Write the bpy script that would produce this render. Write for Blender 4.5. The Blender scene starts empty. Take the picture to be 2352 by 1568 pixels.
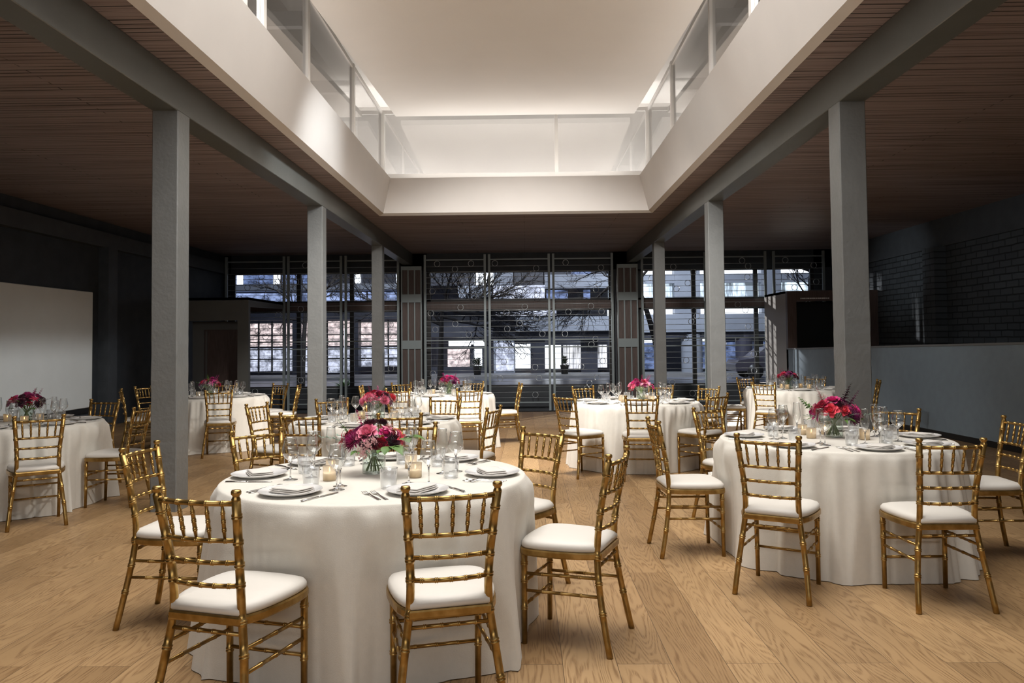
import bpy, math, random
from mathutils import Vector, Matrix
PI = math.pi
sc = bpy.context.scene
COL = sc.collection
# ------------------------------------------------------------------ camera
F_PX, CX, CY, YAW, PITCH, ROLL, EYE = 1714.274, 1186.14, 726.53, .0118, .0323, -.0097, 1.38
SLOPE = .0149                      # the floor falls gently towards the street windows
cam_d = bpy.data.cameras.new('camera')
cam = bpy.data.objects.new('camera', cam_d)
COL.objects.link(cam)
cam_d.sensor_fit = 'HORIZONTAL'
cam_d.sensor_width = 36.0
cam_d.lens = F_PX / 2352 * 36
cam_d.shift_x = (1176 - CX) / 2352
cam_d.shift_y = (CY - 784) / 2352
cam_d.clip_start = .05
cam_d.clip_end = 200
cam.matrix_world = (Matrix.Translation((0, 0, EYE)) @ Matrix.Rotation(YAW, 4, 'Z')
                    @ Matrix.Rotation(PI / 2 + PITCH, 4, 'X') @ Matrix.Rotation(ROLL, 4, 'Z'))
sc.camera = cam
sc.view_settings.view_transform = 'Standard'
sc.view_settings.look = 'None'
sc.view_settings.gamma = 1.0
sc.view_settings.use_curve_mapping = False
sc.view_settings.exposure = 0.32
# ------------------------------------------------------------------ world: dusk sky
w = bpy.data.worlds.new('dusk_sky')
sc.world = w
w.use_nodes = True
bg = w.node_tree.nodes['Background']
bg.inputs[0].default_value = (.42, .50, .75, 1)
bg.inputs[1].default_value = .16


def area(name, loc, rot, sx, sy, power, col=(1, 1, 1), spread=None):
    d = bpy.data.lights.new(name, 'AREA')
    d.shape = 'RECTANGLE'
    d.size = sx
    d.size_y = sy
    d.energy = power
    d.color = col
    if spread: d.spread = spread
    o = bpy.data.objects.new(name, d)
    o.location = loc
    o.rotation_euler = rot
    COL.objects.link(o)
    return o


# unseen fill light added above the lantern to brighten the room below
area('roof_fill', (-.16, 4.6, 8.2), (0, 0, 0), 6.0, 7.2, 850, (1.0, .955, .90))
# assumed cove strips on the ledge of the lantern, shining up on its ceiling panel
area('assumed_cove', (-2.70, 11.2, 4.58), (PI, 0, 0), .16, 6.6, 8, (1.0, .91, .83))
area('assumed_cove', (2.37, 11.2, 4.58), (PI, 0, 0), .16, 6.6, 8, (1.0, .91, .83))
area('assumed_cove', (-.17, 14.5, 4.58), (PI, 0, 0), 4.4, .3, 16, (1.0, .94, .88))
# light added in the gap behind the lantern glass to brighten its outer wall
area('gap_fill', (-.17, 15.6, 4.62), (PI, 0, 0), 6.4, .5, 66, (1.0, .97, .95))
area('gap_fill', (-3.30, 11.2, 4.62), (PI, 0, 0), .4, 6.6, 7, (1.0, .95, .92))
area('gap_fill', (2.95, 11.2, 4.62), (PI, 0, 0), .4, 6.6, 7, (1.0, .95, .92))
# unseen fill light added behind the camera to brighten fronts facing it
area('rear_fill', (-.5, -5.2, 3.52), (PI / 2 - .25, 0, 0), 9, .38, 135, (1.0, .97, .93))


def spot(name, loc, target, power, col, size=.1, ang=60, blend=.5):
    d = bpy.data.lights.new(name, 'SPOT')
    d.energy = power
    d.color = col
    d.shadow_soft_size = size
    d.spot_size = math.radians(ang)
    d.spot_blend = blend
    o = bpy.data.objects.new(name, d)
    o.location = loc
    o.rotation_euler = (Vector(target) - Vector(loc)).to_track_quat('-Z', 'Y').to_euler()
    COL.objects.link(o)
    return o


spot('assumed_floodlight', (-6.0, 25.2, 3.9), (6.4, 19.3, 1.3), 6500, (1, .96, .93), .05, 16)  # assumed, unseen street lights for bright patches on vestibule side and floor
spot('assumed_floodlight', (11.5, 33.0, 6.5), (2.0, 15.0, -.2), 18000, (1, .93, .82), .1, 30)
spot('lantern_fill', (-.16, 7.7, 5.3), (-.1, 13.0, 0), 1950, (1, .96, .92), .35, 86, .45)  # unseen fill spots added in the lantern to brighten tables, walls and screen
spot('lantern_fill', (2.0, 6.7, 4.7), (-4.8, 11.3, .5), 420, (1, .97, .93), .12, 34, .8)
spot('lantern_fill', (-2.2, 6.7, 4.7), (4.4, 11.9, .5), 420, (1, .97, .93), .12, 32, .8)
spot('lantern_fill', (1.8, 3.6, 4.7), (-4.9, 7.1, .5), 300, (1, .97, .93), .12, 34, .8)
spot('lantern_fill', (.9, 7.9, 5.1), (-8.2, 12.6, 1.4), 800, (.95, .98, 1), .2, 34, 1)
spot('lantern_fill', (-2.0, 8.0, 5.2), (8.6, 13.0, 0.9), 160, (.9, .97, 1), .15, 50, 1)
spot('brick_fill', (3.25, 14.6, 3.2), (8.6, 16.9, 2.95), 210, (.9, .97, 1), .03, 30, 1)  # spots added beside the beam to brighten patches of the brick wall
spot('brick_fill', (3.25, 9.6, 3.2), (8.6, 13.2, 2.9), 90, (.9, .97, 1), .03, 34, 1)
spot('lantern_fill', (1.6, 7.0, 5.2), (-8.2, 15.6, 1.6), 60, (.9, .95, 1), .15, 40, 1)


# ------------------------------------------------------------------ helpers
def nt(name):
    m = bpy.data.materials.new(name)
    m.use_nodes = True
    n = m.node_tree
    return m, n, n.nodes['Principled BSDF']


def mat(name, col, rough=.5, metal=0., noise=0., scale=20., bump=0., bscale=80., emit=None, es=0., spec=None, sheen=0.,
        stretch=None, coat=0.):
    m, n, b = nt(name)
    b.inputs['Base Color'].default_value = (*col, 1)
    b.inputs['Roughness'].default_value = rough
    b.inputs['Metallic'].default_value = metal
    if spec is not None: b.inputs['Specular IOR Level'].default_value = spec
    if sheen: b.inputs['Sheen Weight'].default_value = sheen
    if coat:
        b.inputs['Coat Weight'].default_value = coat
        b.inputs['Coat Roughness'].default_value = .15
    L = n.links
    tc = n.nodes.new('ShaderNodeTexCoord')
    src = tc.outputs['Object']
    if stretch:
        mp = n.nodes.new('ShaderNodeMapping')
        mp.inputs['Scale'].default_value = stretch
        L.new(src, mp.inputs[0])
        src = mp.outputs[0]
    if noise:
        t = n.nodes.new('ShaderNodeTexNoise')
        t.inputs['Scale'].default_value = scale
        t.inputs['Detail'].default_value = 5
        L.new(src, t.inputs['Vector'])
        r = n.nodes.new('ShaderNodeValToRGB')
        r.color_ramp.elements[0].position = .3
        r.color_ramp.elements[1].position = .7
        r.color_ramp.elements[0].color = (*[c * (1 - noise) for c in col], 1)
        r.color_ramp.elements[1].color = (*[min(1, c * (1 + noise)) for c in col], 1)
        L.new(t.outputs[0], r.inputs[0])
        L.new(r.outputs[0], b.inputs['Base Color'])
    if bump:
        t = n.nodes.new('ShaderNodeTexNoise')
        t.inputs['Scale'].default_value = bscale
        t.inputs['Detail'].default_value = 6
        L.new(src, t.inputs['Vector'])
        bp = n.nodes.new('ShaderNodeBump')
        bp.inputs['Strength'].default_value = bump
        bp.inputs['Distance'].default_value = .01
        L.new(t.outputs[0], bp.inputs['Height'])
        L.new(bp.outputs[0], b.inputs['Normal'])
    if emit:
        b.inputs['Emission Color'].default_value = (*emit, 1)
        b.inputs['Emission Strength'].default_value = es
    return m


def glass(name, tint=(1, 1, 1), base=.05, edge=.85, rough=.02, white=0., pw_=3.5):
    """thin clear glass: light passes straight through, edges and grazing angles mirror"""
    m = bpy.data.materials.new(name)
    m.use_nodes = True
    n = m.node_tree
    n.nodes.clear()
    L = n.links
    out = n.nodes.new('ShaderNodeOutputMaterial')
    tr = n.nodes.new('ShaderNodeBsdfTransparent')
    tr.inputs[0].default_value = (*tint, 1)
    gl = n.nodes.new('ShaderNodeBsdfGlossy')
    gl.inputs['Roughness'].default_value = rough
    lw = n.nodes.new('ShaderNodeLayerWeight')
    lw.inputs['Blend'].default_value = .5
    pw = n.nodes.new('ShaderNodeMath'); pw.operation = 'POWER'
    pw.inputs[1].default_value = pw_
    L.new(lw.outputs['Facing'], pw.inputs[0])
    mr = n.nodes.new('ShaderNodeMapRange')
    mr.inputs['To Min'].default_value = base
    mr.inputs['To Max'].default_value = edge
    L.new(pw.outputs[0], mr.inputs[0])
    mx = n.nodes.new('ShaderNodeMixShader')
    L.new(mr.outputs[0], mx.inputs[0])
    L.new(tr.outputs[0], mx.inputs[1])
    L.new(gl.outputs[0], mx.inputs[2])
    last = mx
    if white:
        df = n.nodes.new('ShaderNodeBsdfTranslucent')
        df.inputs[0].default_value = (.95, .95, .93, 1)
        m2 = n.nodes.new('ShaderNodeMixShader')
        m2.inputs[0].default_value = white
        L.new(mx.outputs[0], m2.inputs[1])
        L.new(df.outputs[0], m2.inputs[2])
        last = m2
    L.new(last.outputs[0], out.inputs[0])
    return m


def solid_glass(name):
    m, n, b = nt(name)
    b.inputs['Transmission Weight'].default_value = 1
    b.inputs['Roughness'].default_value = .02
    b.inputs['IOR'].default_value = 1.5
    return m


class MB:
    def __init__(s): s.v = []; s.f = []; s.sm = []

    def add(s, vs, fs, smooth=True):
        o = len(s.v)
        s.v += [tuple(v) for v in vs]
        s.f += [tuple(i + o for i in f) for f in fs]
        s.sm += [smooth] * len(fs)

    def box(s, x0, y0, z0, x1, y1, z1):
        if x0 > x1: x0, x1 = x1, x0
        if y0 > y1: y0, y1 = y1, y0
        if z0 > z1: z0, z1 = z1, z0
        vs = [(x, y, z) for z in (z0, z1) for y in (y0, y1) for x in (x0, x1)]
        s.add(vs, [(0, 2, 3, 1), (4, 5, 7, 6), (0, 1, 5, 4), (2, 6, 7, 3), (0, 4, 6, 2), (1, 3, 7, 5)], False)

    def rbox(s, x0, y0, z0, x1, y1, z1, b=.01):
        """box with a chamfered edge all round"""
        cx, cy, cz = (x0 + x1) / 2, (y0 + y1) / 2, (z0 + z1) / 2
        hx, hy, hz = abs(x1 - x0) / 2, abs(y1 - y0) / 2, abs(z1 - z0) / 2
        vs = []; idx = {}
        for sx in (-1, 1):
            for sy in (-1, 1):
                for sz in (-1, 1):
                    for a in range(3):
                        d = [hx, hy, hz]
                        for k in range(3):
                            if k != a: d[k] -= b
                        idx[(sx, sy, sz, a)] = len(vs)
                        vs.append((cx + sx * d[0], cy + sy * d[1], cz + sz * d[2]))
        fs = []
        def q(keys, nrm):
            ids = [idx[k] for k in keys]
            p = [Vector(vs[i]) for i in ids]
            if (p[1] - p[0]).cross(p[2] - p[0]).dot(Vector(nrm)) < 0: ids.reverse()
            fs.append(tuple(ids))
        for sg in (-1, 1):
            q([(sg, -1, -1, 0), (sg, 1, -1, 0), (sg, 1, 1, 0), (sg, -1, 1, 0)], (sg, 0, 0))
            q([(-1, sg, -1, 1), (1, sg, -1, 1), (1, sg, 1, 1), (-1, sg, 1, 1)], (0, sg, 0))
            q([(-1, -1, sg, 2), (1, -1, sg, 2), (1, 1, sg, 2), (-1, 1, sg, 2)], (0, 0, sg))
        for a_ in (-1, 1):
            for b_ in (-1, 1):
                q([(a_, b_, -1, 0), (a_, b_, 1, 0), (a_, b_, 1, 1), (a_, b_, -1, 1)], (a_, b_, 0))
                q([(a_, -1, b_, 0), (a_, 1, b_, 0), (a_, 1, b_, 2), (a_, -1, b_, 2)], (a_, 0, b_))
                q([(-1, a_, b_, 1), (1, a_, b_, 1), (1, a_, b_, 2), (-1, a_, b_, 2)], (0, a_, b_))
                for c_ in (-1, 1):
                    q([(a_, b_, c_, 0), (a_, b_, c_, 1), (a_, b_, c_, 2)], (a_, b_, c_))
        s.add(vs, fs, False)

    def tube(s, pts, rad, n=8, caps=True, smooth=True):
        """pts: ring centres, rad: radius per ring"""
        pts = [Vector(p) for p in pts]
        if not hasattr(rad, '__len__'): rad = [rad] * len(pts)
        rings = []; ref = None; tprev = None
        for i, p in enumerate(pts):
            a = pts[max(0, i - 1)]; b = pts[min(len(pts) - 1, i + 1)]
            t = (b - a)
            t = t.normalized() if t.length > 1e-7 else (tprev or Vector((0, 0, 1)))
            if ref is None:
                ref = t.orthogonal().normalized()
            else:
                ref = (ref - t * ref.dot(t))
                ref = ref.normalized() if ref.length > 1e-6 else t.orthogonal().normalized()
            tprev = t
            bi = t.cross(ref)
            rings.append([p + (ref * math.cos(2 * PI * k / n) + bi * math.sin(2 * PI * k / n)) * rad[i] for k in range(n)])
        vs = [v for r in rings for v in r]
        fs = []
        for i in range(len(rings) - 1):
            for k in range(n):
                k2 = (k + 1) % n
                fs.append((i * n + k, i * n + k2, (i + 1) * n + k2, (i + 1) * n + k))
        if caps:
            fs.append(tuple(reversed(range(n))))
            fs.append(tuple((len(rings) - 1) * n + k for k in range(n)))
        s.add(vs, fs, smooth)

    def lathe(s, prof, n=24, c=(0, 0, 0), smooth=True):
        vs = []; fs = []; rows = []
        for r, z in prof:
            if r < 1e-6:
                rows.append([len(vs)]); vs.append((c[0], c[1], c[2] + z))
            else:
                rows.append(list(range(len(vs), len(vs) + n)))
                vs += [(c[0] + r * math.cos(2 * PI * k / n), c[1] + r * math.sin(2 * PI * k / n), c[2] + z) for k in range(n)]
        for a, b in zip(rows, rows[1:]):
            for k in range(n):
                k2 = (k + 1) % n
                if len(a) == 1 and len(b) == 1: continue
                if len(a) == 1: fs.append((a[0], b[k2], b[k]))
                elif len(b) == 1: fs.append((a[k], a[k2], b[0]))
                else: fs.append((a[k], a[k2], b[k2], b[k]))
        s.add(vs, fs, smooth)

    def mesh(s, name, m):
        me = bpy.data.meshes.new(name)
        me.from_pydata(s.v, [], s.f)
        me.polygons.foreach_set('use_smooth', s.sm)
        me.materials.append(m)
        me.update()
        return me


def obj(name, mb, m, parent=None):
    me = mb.mesh(name, m) if isinstance(mb, MB) else mb
    o = bpy.data.objects.new(name, me)
    COL.objects.link(o)
    if parent: o.parent = parent
    return o


def empty(name):
    o = bpy.data.objects.new(name, None)
    o.empty_display_size = .1
    COL.objects.link(o)
    return o


def tag(o, label, cat, group=None, kind=None):
    if label: o['label'] = label
    if cat: o['category'] = cat
    if group: o['group'] = group
    if kind: o['kind'] = kind
    return o


def struct(name, mb, m, parent=None):
    o = obj(name, mb, m, parent)
    if parent is None: o['kind'] = 'structure'
    return o


def kids(o): return [c for c in o.children]


def dup(o, parent=None):
    c = o.copy()
    COL.objects.link(c)
    c.parent = parent
    for ch in kids(o): dup(ch, c)
    return c


FT = Matrix.Rotation(-math.atan(SLOPE), 4, 'X')    # floor frame


def place(o, x, y, z=0, rz=0, extra=None):
    mtx = FT @ Matrix.Translation((x, y, z)) @ Matrix.Rotation(rz, 4, 'Z')
    if extra is not None: mtx = mtx @ extra
    loc, q, s = mtx.decompose()
    o.location = loc
    o.rotation_euler = q.to_euler()
    return o


def catmull(P, n):
    P = [Vector(p) for p in P]
    out = []
    for i in range(len(P) - 1):
        p0 = P[max(0, i - 1)]; p1 = P[i]; p2 = P[i + 1]; p3 = P[min(len(P) - 1, i + 2)]
        for k in range(n):
            t = k / n
            out.append(.5 * ((2 * p1) + (-p0 + p2) * t + (2 * p0 - 5 * p1 + 4 * p2 - p3) * t * t + (-p0 + 3 * p1 - 3 * p2 + p3) * t ** 3))
    out.append(P[-1])
    return out


# ------------------------------------------------------------------ materials
def floor_mat():
    m, n, b = nt('oak_planks')
    L = n.links
    tc = n.nodes.new('ShaderNodeTexCoord')
    mp = n.nodes.new('ShaderNodeMapping')
    mp.inputs['Rotation'].default_value = (0, 0, PI / 2)
    mp.inputs['Location'].default_value = (.4, .09, 0)
    L.new(tc.outputs['Object'], mp.inputs[0])
    br = n.nodes.new('ShaderNodeTexBrick')
    br.offset = .37
    br.inputs['Scale'].default_value = 1
    br.inputs['Brick Width'].default_value = 2.15
    br.inputs['Row Height'].default_value = .24
    br.inputs['Mortar Size'].default_value = .0016
    br.inputs['Mortar Smooth'].default_value = .2
    br.inputs['Bias'].default_value = 0
    br.inputs['Color1'].default_value = (0, 0, 0, 1)
    br.inputs['Color2'].default_value = (1, 1, 1, 1)
    br.inputs['Mortar'].default_value = (.5, .5, .5, 1)
    L.new(mp.outputs[0], br.inputs['Vector'])
    # every plank gets its own piece of grain
    sep = n.nodes.new('ShaderNodeSeparateColor'); L.new(br.outputs['Color'], sep.inputs[0])
    off = n.nodes.new('ShaderNodeVectorMath'); off.operation = 'MULTIPLY_ADD'
    cmb = n.nodes.new('ShaderNodeCombineXYZ')
    for k in range(3): L.new(sep.outputs[0], cmb.inputs[k])
    off.inputs[1].default_value = (17, 31, 7)
    L.new(cmb.outputs[0], off.inputs[0]); L.new(tc.outputs['Object'], off.inputs[2])
    g = n.nodes.new('ShaderNodeMapping'); g.inputs['Scale'].default_value = (5.2, .62, 1)
    L.new(off.outputs[0], g.inputs[0])
    # contour lines of a soft noise draw the cathedral grain
    n1 = n.nodes.new('ShaderNodeTexNoise'); n1.inputs['Scale'].default_value = 1.05; n1.inputs['Detail'].default_value = 2.2
    n1.inputs['Roughness'].default_value = .42
    L.new(g.outputs[0], n1.inputs['Vector'])
    ml = n.nodes.new('ShaderNodeMath'); ml.operation = 'MULTIPLY'; ml.inputs[1].default_value = 175
    L.new(n1.outputs[0], ml.inputs[0])
    sn = n.nodes.new('ShaderNodeMath'); sn.operation = 'SINE'; L.new(ml.outputs[0], sn.inputs[0])
    g2 = n.nodes.new('ShaderNodeMapping'); g2.inputs['Scale'].default_value = (60, 3.0, 1)
    L.new(off.outputs[0], g2.inputs[0])
    n2 = n.nodes.new('ShaderNodeTexNoise'); n2.inputs['Scale'].default_value = 3; n2.inputs['Detail'].default_value = 6
    L.new(g2.outputs[0], n2.inputs['Vector'])
    n3 = n.nodes.new('ShaderNodeTexNoise'); n3.inputs['Scale'].default_value = 1.4; n3.inputs['Detail'].default_value = 3
    L.new(off.outputs[0], n3.inputs['Vector'])
    r1 = n.nodes.new('ShaderNodeValToRGB')
    r1.color_ramp.elements[0].position = .30; r1.color_ramp.elements[0].color = (0, 0, 0, 1)
    r1.color_ramp.elements[1].position = .95; r1.color_ramp.elements[1].color = (1, 1, 1, 1)
    mr = n.nodes.new('ShaderNodeMapRange'); mr.inputs['From Min'].default_value = -1
    L.new(sn.outputs[0], mr.inputs[0]); L.new(mr.outputs[0], r1.inputs[0])
    brk = n.nodes.new('ShaderNodeMath'); brk.operation = 'MULTIPLY'
    r2 = n.nodes.new('ShaderNodeMapRange'); r2.inputs['From Min'].default_value = .35; r2.inputs['From Max'].default_value = .62
    L.new(n2.outputs[0], r2.inputs[0])
    L.new(r1.outputs[0], brk.inputs[0]); L.new(r2.outputs[0], brk.inputs[1])
    base = n.nodes.new('ShaderNodeValToRGB')
    base.color_ramp.elements[0].color = (.30, .185, .088, 1)
    base.color_ramp.elements[1].color = (.42, .275, .140, 1)
    L.new(sep.outputs[0], base.inputs[0])
    dk = n.nodes.new('ShaderNodeMix'); dk.data_type = 'RGBA'; dk.blend_type = 'MULTIPLY'
    fa = n.nodes.new('ShaderNodeMath'); fa.operation = 'MULTIPLY'; fa.inputs[1].default_value = .62
    L.new(brk.outputs[0], fa.inputs[0]); L.new(fa.outputs[0], dk.inputs[0])
    L.new(base.outputs[0], dk.inputs[6]); dk.inputs[7].default_value = (.36, .26, .18, 1)
    d2 = n.nodes.new('ShaderNodeMix'); d2.data_type = 'RGBA'; d2.blend_type = 'MULTIPLY'; d2.inputs[0].default_value = .5
    r3 = n.nodes.new('ShaderNodeValToRGB'); r3.color_ramp.elements[0].position = .3; r3.color_ramp.elements[1].position = .7
    r3.color_ramp.elements[0].color = (.68, .66, .62, 1); r3.color_ramp.elements[1].color = (1.12, 1.1, 1.05, 1)
    L.new(n3.outputs[0], r3.inputs[0]); L.new(dk.outputs[2], d2.inputs[6]); L.new(r3.outputs[0], d2.inputs[7])
    gap = n.nodes.new('ShaderNodeMix'); gap.data_type = 'RGBA'
    L.new(br.outputs['Fac'], gap.inputs[0]); L.new(d2.outputs[2], gap.inputs[6]); gap.inputs[7].default_value = (.10, .06, .03, 1)
    L.new(gap.outputs[2], b.inputs['Base Color'])
    b.inputs['Roughness'].default_value = .44
    b.inputs['Specular IOR Level'].default_value = .35
    bp = n.nodes.new('ShaderNodeBump'); bp.inputs['Strength'].default_value = .25; bp.inputs['Distance'].default_value = .003
    sb = n.nodes.new('ShaderNodeMath'); sb.operation = 'ADD'; L.new(brk.outputs[0], sb.inputs[0]); L.new(br.outputs['Fac'], sb.inputs[1])
    bp.invert = True
    L.new(sb.outputs[0], bp.inputs['Height']); L.new(bp.outputs[0], b.inputs['Normal'])
    return m


def ceiling_mat():
    m, n, b = nt('dark_board_ceiling')
    L = n.links
    tc = n.nodes.new('ShaderNodeTexCoord')
    # boards run across the room; gaps are irregular
    mp = n.nodes.new('ShaderNodeMapping'); mp.inputs['Scale'].default_value = (.10, 6.0, 1)
    L.new(tc.outputs['Object'], mp.inputs[0])
    v = n.nodes.new('ShaderNodeTexNoise'); v.inputs['Scale'].default_value = 3.4; v.inputs['Detail'].default_value = 8; v.inputs['Roughness'].default_value = .72
    L.new(mp.outputs[0], v.inputs['Vector'])
    br = n.nodes.new('ShaderNodeTexBrick'); br.offset = .41
    br.inputs['Brick Width'].default_value = 3.1; br.inputs['Row Height'].default_value = .075
    br.inputs['Mortar Size'].default_value = .0075; br.inputs['Mortar Smooth'].default_value = .6; br.inputs['Scale'].default_value = 1
    br.inputs['Color1'].default_value = (0, 0, 0, 1); br.inputs['Color2'].default_value = (1, 1, 1, 1)
    wb = n.nodes.new('ShaderNodeTexNoise'); wb.inputs['Scale'].default_value = 1.3
    ad = n.nodes.new('ShaderNodeVectorMath'); ad.operation = 'MULTIPLY_ADD'; ad.inputs[1].default_value = (0, .02, 0)
    L.new(tc.outputs['Object'], wb.inputs['Vector']); L.new(wb.outputs['Color'], ad.inputs[0]); L.new(tc.outputs['Object'], ad.inputs[2])
    L.new(ad.outputs[0], br.inputs['Vector'])
    r = n.nodes.new('ShaderNodeValToRGB')
    r.color_ramp.elements[0].position = .34; r.color_ramp.elements[0].color = (.06, .04, .036, 1)
    r.color_ramp.elements[1].position = .56; r.color_ramp.elements[1].color = (.31, .25, .248, 1)
    e = r.color_ramp.elements.new(.44); e.color = (.23, .18, .178, 1)
    L.new(v.outputs[0], r.inputs[0])
    gp = n.nodes.new('ShaderNodeMath'); gp.operation = 'MULTIPLY'
    nn = n.nodes.new('ShaderNodeTexNoise'); nn.inputs['Scale'].default_value = 1.1; nn.inputs['Detail'].default_value = 2
    mp2 = n.nodes.new('ShaderNodeMapping'); mp2.inputs['Scale'].default_value = (.22, 7, 1)
    L.new(tc.outputs['Object'], mp2.inputs[0]); L.new(mp2.outputs[0], nn.inputs['Vector'])
    mr = n.nodes.new('ShaderNodeMapRange'); mr.inputs['From Min'].default_value = .44; mr.inputs['From Max'].default_value = .54
    L.new(nn.outputs[0], mr.inputs[0]); L.new(br.outputs['Fac'], gp.inputs[0]); L.new(mr.outputs[0], gp.inputs[1])
    mx = n.nodes.new('ShaderNodeMix'); mx.data_type = 'RGBA'
    L.new(gp.outputs[0], mx.inputs[0]); L.new(r.outputs[0], mx.inputs[6]); mx.inputs[7].default_value = (.003, .002, .002, 1)
    L.new(mx.outputs[2], b.inputs['Base Color'])
    b.inputs['Roughness'].default_value = .62
    bp = n.nodes.new('ShaderNodeBump'); bp.inputs['Strength'].default_value = .9; bp.inputs['Distance'].default_value = .012
    sb = n.nodes.new('ShaderNodeMath'); sb.operation = 'SUBTRACT'; L.new(v.outputs[0], sb.inputs[0]); L.new(gp.outputs[0], sb.inputs[1])
    L.new(sb.outputs[0], bp.inputs['Height']); L.new(bp.outputs[0], b.inputs['Normal'])
    return m


def brick_mat(name, col, axis_x=False, strength=1.0):
    m, n, b = nt(name)
    L = n.links
    tc = n.nodes.new('ShaderNodeTexCoord')
    sp = n.nodes.new('ShaderNodeSeparateXYZ'); L.new(tc.outputs['Object'], sp.inputs[0])
    cb = n.nodes.new('ShaderNodeCombineXYZ')
    L.new(sp.outputs[0 if axis_x else 1], cb.inputs[0]); L.new(sp.outputs[2], cb.inputs[1])
    br = n.nodes.new('ShaderNodeTexBrick')
    br.inputs['Scale'].default_value = 1
    br.inputs['Brick Width'].default_value = .34; br.inputs['Row Height'].default_value = .125
    br.inputs['Mortar Size'].default_value = .013; br.inputs['Mortar Smooth'].default_value = .5
    br.inputs['Color1'].default_value = (*col, 1)
    br.inputs['Color2'].default_value = (*[c * 1.35 for c in col], 1)
    br.inputs['Mortar'].default_value = (*[c * .35 for c in col], 1)
    wn = n.nodes.new('ShaderNodeTexNoise'); wn.inputs['Scale'].default_value = 3.5
    ad = n.nodes.new('ShaderNodeVectorMath'); ad.operation = 'MULTIPLY_ADD'; ad.inputs[1].default_value = (.03, .03, 0)
    L.new(cb.outputs[0], wn.inputs['Vector']); L.new(wn.outputs['Color'], ad.inputs[0]); L.new(cb.outputs[0], ad.inputs[2])
    L.new(ad.outputs[0], br.inputs['Vector'])
    L.new(br.outputs['Color'], b.inputs['Base Color'])
    b.inputs['Roughness'].default_value = .6
    bp = n.nodes.new('ShaderNodeBump'); bp.inputs['Strength'].default_value = strength; bp.inputs['Distance'].default_value = .02; bp.invert = True
    L.new(br.outputs['Fac'], bp.inputs['Height']); L.new(bp.outputs[0], b.inputs['Normal'])
    return m


M = {}
M['floor'] = floor_mat()
M['ceil'] = ceiling_mat()
M['white'] = mat('white_plaster', (.66, .63, .60), .6, noise=.03, scale=1.5)
M['lantern'] = mat('lantern_white', (.80, .775, .74), .55, noise=.02, scale=1)
M['whiteframe'] = mat('white_frame_paint', (.86, .845, .82), .35)
M['col'] = mat('grey_column_paint', (.165, .17, .166), .42, noise=.05, scale=6, bump=.35, bscale=26)
M['beam'] = mat('grey_green_beam_paint', (.10, .106, .099), .35, noise=.06, scale=3, bump=.08, bscale=12)
M['brick'] = brick_mat('dark_painted_brick', (.050, .058, .066))
M['wall'] = mat('near_black_wall_paint', (.036, .042, .050), .6, noise=.2, scale=4, bump=.3, bscale=60)
M['band'] = mat('dark_concrete_band', (.055, .062, .070), .5, noise=.15, scale=5, bump=.3, bscale=30)
M['half'] = mat('slate_grey_half_wall', (.22, .27, .31), .5, noise=.05, scale=8, bump=.15, bscale=120)
M['cap'] = mat('light_grey_cap', (.16, .16, .155), .4)
M['base'] = mat('black_baseboard', (.012, .012, .012), .4)
M['screen'] = mat('matt_screen_fabric', (.80, .83, .82), .8, noise=.02, scale=3)
M['steel'] = mat('painted_steel_grille', (.30, .35, .36), .4, metal=.1)
M['rod'] = mat('thin_steel_rod', (.55, .58, .60), .3, metal=.45)
M['dark'] = mat('dark_window_frame', (.020, .019, .018), .4)
M['brown'] = mat('dark_brown_wood', (.11, .075, .065), .45, noise=.2, scale=6, stretch=(6, 6, .6))
M['vest'] = mat('vestibule_grey_paint', (.12, .12, .11), .5, noise=.05, scale=5)
M['vestlight'] = mat('vestibule_side_paint', (.42, .39, .36), .5)
M['pane'] = glass('window_glass', (.93, .95, .97), .018, .6, .01)
M['pane2'] = glass('lantern_glass', (.86, .86, .86), .26, .8, .01)
M['glass'] = glass('drinking_glass', (.965, .975, .975), .10, 1.0, .02, pw_=1.7)
M['solid'] = solid_glass('solid_glass_stem')
M['vase'] = glass('vase_glass', (.93, .97, .95), .05, .9, .03)
M['votive'] = glass('mercury_votive_glass', (.88, .80, .66), .16, .8, .18, white=.35)
M['frost'] = glass('pressed_tumbler_glass', (.96, .97, .98), .09, 1.0, .04, white=.07, pw_=2.1)


def gold():
    m, n, b = nt('antique_gold_paint')
    L = n.links
    tc = n.nodes.new('ShaderNodeTexCoord')
    t = n.nodes.new('ShaderNodeTexNoise'); t.inputs['Scale'].default_value = 22; t.inputs['Detail'].default_value = 3
    L.new(tc.outputs['Object'], t.inputs['Vector'])
    r = n.nodes.new('ShaderNodeValToRGB')
    r.color_ramp.elements[0].position = .35; r.color_ramp.elements[0].color = (.30, .180, .050, 1)
    r.color_ramp.elements[1].position = .65; r.color_ramp.elements[1].color = (.44, .285, .100, 1)
    L.new(t.outputs[0], r.inputs[0]); L.new(r.outputs[0], b.inputs['Base Color'])
    b.inputs['Metallic'].default_value = .85
    b.inputs['Roughness'].default_value = .29
    return m


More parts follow.
